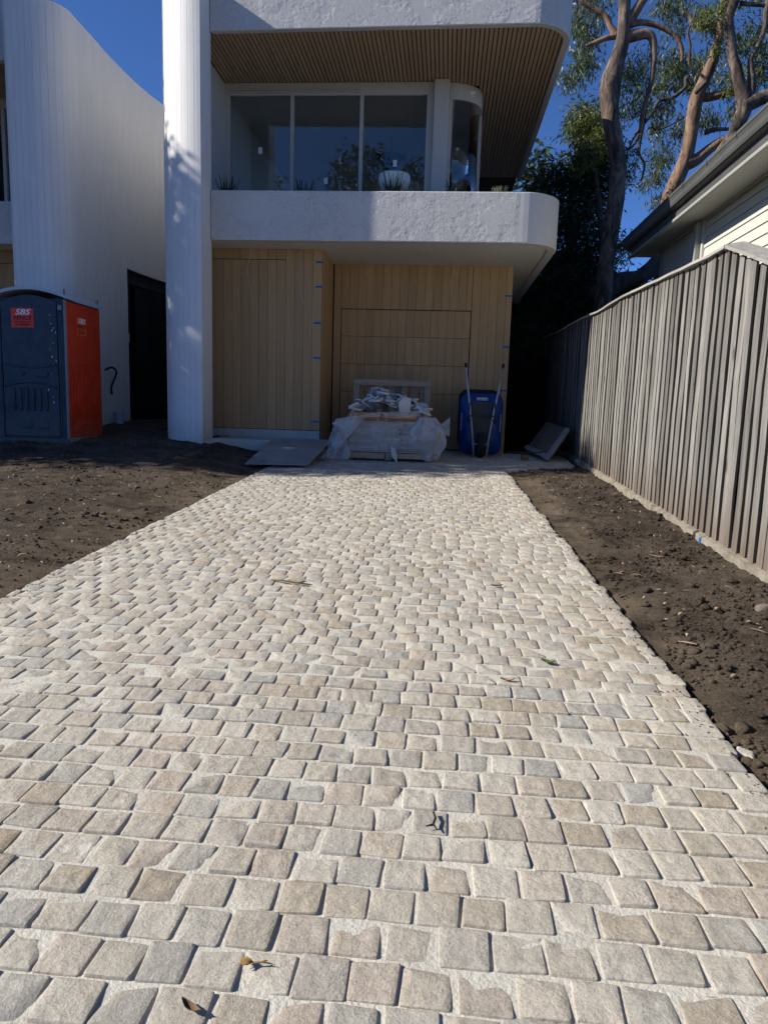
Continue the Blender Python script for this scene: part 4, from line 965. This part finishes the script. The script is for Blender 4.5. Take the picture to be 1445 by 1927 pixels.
# hose and pipe stub by the left house wall
c = at(205, 735, 12.6); single('conduit_hose', MB().tube(catmull([np.array(p) for p in [(TX+.0, 12.3, 1.70), (TX+.10, 12.35, 1.75), (TX+.16, 12.4, 1.68), (TX+.12, 12.4, 1.55), (TX+.06, 12.4, 1.40), (TX+.07, 12.4, 1.28)]]), .018, 8), 'rubber', (TX+.07, 12.4, 1.3), 'black corrugated hose poking from the white wall beside the toilet', 'hose', smooth=True)
single('drain_stub', MB().tube([(TX+.1, 12.6, .65), (TX+.1, 12.6, .95)], .075, 12).tube([(TX+.1, 12.6, .93), (TX+.1, 12.6, .97)], .09, 12), 'troof', (TX+.1, 12.6, .66), 'pale pipe stub standing in soil at the foot of the left wall', 'pipe')

# ------------------------------------------------------------------ pallet of stone, wrapped
px0, px1, py0, py1 = -1.46, -.17, 10.50, 11.50; pz = base(10.9)
pal = thing('loaded_pallet', (-.8, 11, pz), 'timber pallet carrying the wrapped stone stack on the driveway', 'pallet')
for xx in (px0+.06, (px0+px1)/2, px1-.06): part('bearer', MB().box(xx-.05, xx+.05, py0, py1, pz+.003, pz+.115), 'pallet', pal, bevel=.004)
for k in range(7):
    ya = py0-.01+k*.142; part('deck_board', MB().box(px0, px1, ya, ya+.11, pz+.116, pz+.137), 'pallet', pal, bevel=.003)
part('side_board', MB().box(px0+.02, (px0+px1)/2-.06, py0-.012, py0+.008, pz+.02, pz+.105), 'pallet', pal)
part('side_board', MB().box((px0+px1)/2+.06, px1-.12, py0-.012, py0+.008, pz+.03, pz+.105), 'pallet', pal)
stack = thing('stone_slab_stack', (-.8, 11, pz+.14), 'stack of thin stone slabs inside clouded stretch wrap', 'stone')
zz = pz+.139
for k in range(12):
    h = random.uniform(.030, .046); xa = px0+.05+random.uniform(-.015, .015); xb = px1-.05
    cuts = [xa, xa+random.uniform(.3, .5), xa+random.uniform(.7, .9), xb+random.uniform(-.02, .02)]
    for a, b in zip(cuts, cuts[1:]):
        part('stone_slab', MB().box(a+.003, b-.003, py0+.03+random.uniform(-.012, .012), py1-.05, zz+.001, zz+h-.001), 'slab', stack, bevel=.004)
    zz += h
ST = zz
V = []; nu, nv = 60, 14
def sheet(name, fn, nu, nv, m, parent):
    V = [fn(i/nu, j/nv) for j in range(nv+1) for i in range(nu+1)]
    F = [(j*(nu+1)+i, j*(nu+1)+i+1, (j+1)*(nu+1)+i+1, (j+1)*(nu+1)+i) for j in range(nv) for i in range(nu)]
    me = np_mesh(name, V, F, m, None, True); return put(name, me, parent)
def wrapf(u, v):
    per = [(px0+.03, py1-.03), (px0+.01, py0+.0), (px1-.01, py0+.0), (px1-.03, py1-.03)]
    t = u*3; i = min(2, int(t)); f = t-i; a, b = Vector(per[i]), Vector(per[i+1]); q = a+(b-a)*f
    w_ = .008*mn.noise(Vector((q.x*5, q.y*5, v*26)))+.004*mn.noise(Vector((q.x*12, q.y*12, v*60)))
    return (q.x+(w_ if i != 1 else 0), q.y+(w_ if i == 1 else 0), pz+.13+(ST-pz-.12)*v)
sheet('stretch_wrap', wrapf, 66, 26, 'wrap', stack)
crate = thing('stone_crate', (-.85, 11, ST), 'shallow timber crate on top of the slab stack holding stone pieces', 'crate')
part('crate_side', MB().box(px0+.06, -1.02, py0+.03, py0+.055, ST+.05, ST+.125), 'crate', crate, bevel=.003)
part('crate_side', MB().box(-.86, -.42, py0+.03, py0+.055, ST+.045, ST+.13), 'crate', crate, bevel=.003)
for xx in (px0+.05, -1.02, -.9, -.32): part('crate_corner', MB().box(xx, xx+.055, py0+.056, py0+.10, ST+.002, ST+.13), 'crate', crate, bevel=.003)
part('crate_side', MB().box(px0+.06, -.30, py1-.10, py1-.075, ST+.002, ST+.125), 'crate', crate)
part('crate_end', MB().box(px0+.056, px0+.08, py0+.101, py1-.101, ST+.002, ST+.125), 'crate', crate)
part('crate_floor', MB().box(px0+.08, -.32, py0+.101, py1-.101, ST+.003, ST+.06), 'crate', crate)
def shard(seed):
    r = random.Random(seed); n = r.randint(5, 7); a0 = r.uniform(0, 6.28); pts = []
    for i in range(n):
        q = a0+2*math.pi*i/n+r.uniform(-.3, .3); rr = r.uniform(.055, .10); pts.append((rr*math.cos(q)*1.25, rr*math.sin(q)))
    t = r.uniform(.016, .030)
    return MB().poly(pts, -t/2, t/2).mesh('stone_offcut', 'offcut')
shards = [shard(i) for i in range(14)]
def heap(x): return .15+.30*math.exp(-((x+1.0)/.26)**2)+.10*math.exp(-((x+.62)/.3)**2)
for k in range(92):
    xx = random.uniform(px0+.05, -.30); yy = random.uniform(py0+.06, py1-.2); f = random.random()
    zz = ST+.07+(heap(xx)-.0)*(1-.5*abs((yy-10.85)/.6))*random.uniform(.5, 1.0)
    st = .9 if random.random() < .12 else .32
    s = put('stone_offcut', random.choice(shards), None, (xx, yy, zz), (random.gauss(0, st), random.gauss(0, st), random.uniform(0, 6.28)), (random.uniform(.8, 1.4),)*3)
    bev(s, .004, 1); tag(s, 'pale grey stone offcut in the loose heap on top of the wrapped pallet', 'stone', 'stone offcuts heaped on the pallet')
for (xx, yy, zz, ry) in ((-.73, 10.455, pz+.10, 1.3), (-1.55, 10.6, ST-.06, .1)):
    s = put('stone_offcut', shards[3], None, (xx, yy, zz), (1.40, 1.25, .1) if ry > 1 else (.2, .1, .3), (1.15, .55, 1.0) if ry > 1 else (1.2, 1.2, 1.2)); bev(s, .004, 1)
    tag(s, 'pale stone shard leaning upright against the pallet bearer' if ry > 1 else 'pale stone slab jutting out left of the wrapped stack', 'stone')
film = thing('plastic_film', (-.8, 10.4, pz), 'loose clear plastic sheet sagging over the front of the stone pallet', 'plastic sheet')
def sash(u, v):      # long tail from the right top to the ground at the left
    cx = -.35+(-1.62+.35)*u; top = 1.17-.04*u-.10*u*u if u < .62 else 1.10-(u-.62)*.25
    drop = .07+.05*u+(.0 if u < .62 else (u-.62)*1.1)
    zz_ = max(pz+.012, top-drop*v*(1+.3*math.sin(u*9)))
    fold = .028*math.sin(u*38+v*3)+.022*mn.noise(Vector((u*9, v*3, 1)))
    return (cx-.10*v*u+.02*math.sin(v*7+u*20), 10.44-.05*u-.14*v*smooth(.55, 1, u)+fold, zz_+.012*mn.noise(Vector((u*14, v*5, 5))))
sheet('film_sash', sash, 80, 24, 'film', film)
def tail(u, v):      # end of the film trailing over the left corner to the paving
    cx = -1.33-.30*v-.04*math.sin(v*5); hw = .07+.13*v*v+.02*math.sin(v*9); cy = 10.45-.20*v*v
    z_ = 1.08+(pz+.012-1.08)*v**.85
    return (cx+hw*(2*u-1), cy+.030*math.sin(u*17+v*4)+.02*mn.noise(Vector((u*5, v*4, 3))), max(pz+.01, z_+.02*math.sin(u*11+1)*(1-v)))
sheet('film_tail', tail, 36, 28, 'film', film)
def bunch(u, v):     # crumpled ball of film at the right
    a = u*2*math.pi; t = v; r = .07+.17*math.sin(math.pi*min(1, t*.86+.08))
    r *= 1+.30*mn.noise(Vector((math.cos(a)*2.6, math.sin(a)*2.6, t*4)))+.16*math.sin(a*7+t*6)
    zz_ = ST+.08-.62*t
    return (-.27+.06*t+r*math.cos(a), 10.56+.7*r*math.sin(a), zz_+.03*mn.noise(Vector((a, t*5, 7))))
sheet('film_bunch', bunch, 72, 30, 'film', film)
def tuft(u, v):
    a = u*2*math.pi; r = .03+.085*v*(1+.4*math.sin(a*5)); return (-.13+.20*v, 10.62+r*math.sin(a)*.7, ST-.10+.05*v+r*math.cos(a))
sheet('film_tuft', tuft, 40, 10, 'film', film)
# pallet standing on edge behind
sp = thing('standing_pallet', (-.9, 11.85, .47), 'empty timber pallet standing upright behind the stone heap', 'pallet')
for za in (1.55, 1.0, .55): part('cross_board', MB().box(-1.53, -.26, 11.80, 11.822, za, za+.095), 'pallet', sp, bevel=.003)
for xx in (-1.53, -1.14, -.74, -.36): part('bearer', MB().box(xx, xx+.10, 11.824, 11.92, .475, 1.62), 'palletv', sp, bevel=.004)
for k in range(7): part('slat', MB().box(-1.50+k*.18, -1.38+k*.18, 11.922, 11.942, .475, 1.60), 'palletv', sp, bevel=.003)

# ------------------------------------------------------------------ wheelbarrows parked on their noses
def barrow(X, Y, col, label, s=1.0, handles=True):
    b = base(Y); r = thing('wheelbarrow', (X, Y, b), label, 'wheelbarrow', 'wheelbarrows by the garage')
    # tray: rounded pan seen from beneath, standing upright
    def ring(wd, h0, h1, y, rad, n=6):
        pts = []
        for cx, cz, a0 in ((wd-rad, h0+rad, -90), (wd-rad, h1-rad, 0), (-wd+rad, h1-rad, 90), (-wd+rad, h0+rad, 180)):
            for i in range(n+1):
                q = RAD(a0+90*i/n); pts.append((X+cx+rad*math.cos(q), Y+y, b+cz+rad*math.sin(q)))
        return pts
    R = [ring(.345*s, .03, 1.02, .24, .15), ring(.345*s, .03, 1.02, .22, .15), ring(.325*s, .06, 1.0, .21, .15), ring(.25*s, .17, .80, .035, .13), ring(.19*s, .24, .72, .02, .10)]
    n = len(R[0]); vs = sum(R, []); fs = [(i*n+j, i*n+(j+1) % n, (i+1)*n+(j+1) % n, (i+1)*n+j) for i in range(len(R)-1) for j in range(n)]+[tuple((len(R)-1)*n+j for j in range(n))]
    tray = part('tray', MB().add(vs, fs), col, r, True)
    part('tray_base', MB().box(X-.16, X+.15, Y+.008, Y+.019, b+.30, b+.88), 'dsteel', r)
    if col == 'barrow':
        part('tray_label', MB().box(X-.09, X+.09, Y+.118, Y+.121, b+.905, b+.955), 'steel', tray)
        for k in range(7):
            part('tray_lettering', MB().box(X-.322, X-.306, Y+.150, Y+.165, b+.42+k*.04, b+.448+k*.04), 'steel', tray)
            part('tray_lettering', MB().box(X+.306, X+.322, Y+.150, Y+.165, b+.42+k*.04, b+.448+k*.04), 'steel', tray)
    if handles:
        for sgn, xt in ((-1, -.28), (1, .30)):
            pts = [(X+sgn*.10, Y-.06, b+.012), (X+sgn*.115, Y-.055, b+.22), (X+sgn*.185, Y-.03, b+.72), (X+xt*.86, Y+.02, b+1.12), (X+xt, Y+.10, b+1.42)]
            part('handle_bar', MB().tube(pts, .016, 8), 'steel', r, True)
            part('grip', MB().tube([pts[-1], (X+xt*1.03, Y+.115, b+1.49)], .021, 8), 'rubber', r, True)
            part('leg', MB().tube([(X+sgn*.17, Y-.03, b+.60), (X+sgn*.22, Y-.17, b+.55), (X+sgn*.20, Y-.03, b+.86)], .012, 6), 'dsteel', r, True)
        part('cross_brace', MB().tube([(X-.19, Y-.05, b+.66), (X+.19, Y-.05, b+.66)], .012, 6), 'dsteel', r)
        part('axle', MB().tube([(X-.14, Y-.05, b+.21), (X+.14, Y-.05, b+.21)], .018, 8), 'steel', r)
    wh = put('wheel', MB().lathe([(.09, -.03), (.10, 0), (.09, .03)], (X, Y-.06, b+.20), 16, 'x').mesh('wheel', 'dsteel'), r)
    part('tyre', MB().lathe([(.12, -.055), (.17, -.065), (.195, -.045), (.20, -.02), (.196, -.012), (.20, 0), (.196, .012), (.20, .02), (.195, .045), (.17, .065), (.12, .055)], (X, Y-.06, b+.20), 22, 'x'), 'rubber', wh, True)
    return r
barrow(.575, 11.55, 'barrow', 'blue wheelbarrow standing upright with handles in the air by the garage')
bb = barrow(.555, 11.98, 'rubber', 'black wheelbarrow tray half hidden behind the blue wheelbarrow', 1.0, False); bb.location.z += .055

# ------------------------------------------------------------------ boards and debris
def slab4(name, p, th, m, label, cat, bevel=.004):
    p = [Vector(q) for q in p]; n = (p[1]-p[0]).cross(p[3]-p[0]).normalized()
    return single(name, MB().hexa([q-n*th for q in p]+p), m, p[0]-n*th, label, cat, bevel=bevel)
sb = slab4('ramp_board', [(-2.63, 9.26, .412), (-1.80, 9.36, .422), (-1.72, 10.84, .682), (-2.62, 10.82, .682)], .02, 'ply', 'grey formwork board sloping from driveway up to the entry step', 'board')
part('green_mark', MB().box(-2.48, -2.36, 9.40, 9.42, .4585, .4605).box(-2.44, -2.40, 9.36, 9.40, .450, .4535), 'greenp', sb)
lp = [at(988, 846, 12.35), at(1030, 867, 11.15), at(1072, 808, 11.55), at(1028, 793, 12.9)]
for q in lp: q.x = min(q.x, 2.03)
lb = slab4('leaning_panel', [lp[0], lp[1], lp[2], lp[3]], .025, 'plyedge', 'brown board with pale edge strip leaning against the shaded fence', 'board')
e0, e1 = lp[1], lp[2]; nrm = (lp[1]-lp[0]).cross(lp[3]-lp[0]).normalized(); ux = (lp[0]-lp[1]).normalized()
q = [e0+nrm*.002, e1+nrm*.002, e1+ux*.16+nrm*.002, e0+ux*.16+nrm*.002]
part('edge_strip', MB().hexa(q+[v+nrm*.02 for v in q]), 'ply', lb)
q = [lp[0]+nrm*.024, lp[1]+nrm*.024, lp[1]+(lp[2]-lp[1]).normalized()*.10+nrm*.024, lp[0]+(lp[3]-lp[0]).normalized()*.10+nrm*.024]
part('bottom_batten', MB().hexa(q+[v+nrm*.015 for v in q]), 'ply', lb)
b = base(11.4); single('brick', MB().box(1.22, 1.33, 11.3, 11.45, b+.002, b+.085), 'clay', (1.27, 11.37, b), 'dark half brick on the paving beside the leaning board', 'brick', bevel=.006)
single('steel_bar', MB().tube([(1.0, 11.52, b+.10), (1.3, 11.46, b+.11), (1.62, 11.5, b+.13)], .009, 6), 'dsteel', (1.3, 11.46, b), 'thin dark bar lying across the half brick', 'bar')
b = base(11.9); single('plastic_bag', MB().lathe([(.02, 0), (.10, .01), (.11, .10), (.07, .20), (.03, .27), (.035, .30)], (-1.78, 11.9, b), 12), 'bag', (-1.78, 11.9, b), 'small white plastic bag standing by the garage corner', 'bag', smooth=True)

# loose leaves and twigs on the driveway
def leaf(name, x, y, L, W, a, m, label, cat='leaf', curl=.012):
    z = base(y)+.006; mb = MB(); c, s = math.cos(a), math.sin(a); vs = []
    for i in range(7):
        t = i/6-.5; hw = W/2*math.sin(math.pi*min(1, (i+.25)/6.4))
        for sd in (-1, 0, 1): vs.append((x+c*t*L-s*sd*hw, y+s*t*L+c*sd*hw, z+curl*(abs(sd)*.6+(2*t)**2*.7)))
    fs = [(3*i+j, 3*i+j+1, 3*i+j+4, 3*i+j+3) for i in range(6) for j in range(2)]
    return single(name, mb.add(vs, fs), m, (x, y, z), label, cat, smooth=True)
leaf('fallen_leaf', -.442, 1.186, .052, .017, -.5, 'leafb', 'curled dark brown leaf on the setts near the bottom edge')
leaf('fallen_leaf', .493, 3.05, .06, .035, -.4, 'leafg', 'small green leaf on the setts right of the middle')
leaf('fallen_leaf', .35, 4.2, .07, .025, .2, 'leafb', 'brown leaf on the far setts right of centre')
leaf('fallen_leaf', .30, 2.83, .06, .02, .1, 'leafp', 'tan leaf lying flat on the setts below the green leaf')
leaf('fallen_leaf', 1.55, 5.15, .11, .022, -.5, 'leafp', 'long pink gum leaf on the soil near the blue marker')
leaf('fallen_leaf', 1.86, 3.9, .16, .03, .1, 'leafp', 'long tan gum leaf beside the rock at the right edge', curl=.02)
def twig(name, x, y, pts, r, m, label):
    z = base(y)+.007; mb = MB()
    for p in pts: mb.tube([(x+a, y+b_, z+c_) for a, b_, c_ in p], [r]*(len(p)-1)+[r*.5], 6)
    return single(name, mb, m, (x, y, z), label, 'twig', smooth=True)
twig('fallen_twig', -.88, 4.06, [[(-.12, .04, 0), (-.04, 0, .01), (.05, -.03, .008), (.14, -.035, .003)], [(.05, -.03, .008), (.10, .0, .012)]], .006, 'twig', 'bent twig on the setts left of centre halfway up the driveway')
twig('fallen_twig', .014, 1.83, [[(0, .05, .004), (.006, .02, .006), (.0, -.01, .006), (.01, -.03, .004)], [(0, -.012, .005), (-.02, -.02, .004)]], .0035, 'rubber', 'tiny black twig in a joint near the centre of the driveway')
fl = []
for k in range(14):
    a = random.uniform(2.3, 4.1); fl.append([(0, 0, .006), (math.cos(a)*.013, math.sin(a)*.009, .006), (math.cos(a)*.026, math.sin(a)*.017, random.uniform(.004, .010))])
fl.append([(0, 0, .005), (.022, .003, .005), (.042, .003, .003)]); fl.append([(.016, .002, .005), (.03, .01, .004)])
twig('dry_sprig', -.353, 1.304, fl, .0019, 'twigy', 'golden brown dried sprig on the setts at lower left')
def rock(x, y, s, label, m='kerb', seed=1):
    bm = bmesh.new(); bmesh.ops.create_icosphere(bm, subdivisions=2, radius=1); r = random.Random(seed); mb = MB()
    vs = [(x+v.co.x*s[0]*(1+.3*mn.noise(v.co*1.7+Vector((seed, 0, 0)))), y+v.co.y*s[1]*(1+.3*mn.noise(v.co*2+Vector((0, seed, 0)))), soil_z(x, y)+s[2]*.4+v.co.z*s[2]*(1+.25*mn.noise(v.co*2))) for v in bm.verts]
    mb.add(vs, [[v.index for v in f.verts] for f in bm.faces]); bm.free()
    return single('rock', mb, m, (x, y, soil_z(x, y)), label, 'rock')
rock(1.80, 3.98, (.05, .035, .03), 'brown rock half buried at the right edge of the bed', 'clod')
rock(1.83, 4.55, (.05, .04, .022), 'flat stone in the soil near the fence foot', 'soil', 5)
bk_ = single('paver_piece', MB().hexa([(1.04, 2.40, .050), (1.105, 2.37, .050), (1.125, 2.42, .050), (1.065, 2.45, .050), (1.045, 2.40, .082), (1.095, 2.375, .074), (1.11, 2.415, .076), (1.065, 2.44, .084)]), 'mortar', (1.08, 2.41, .072), 'broken pale sett piece lying askew at the driveway edge', 'paver', bevel=.006)
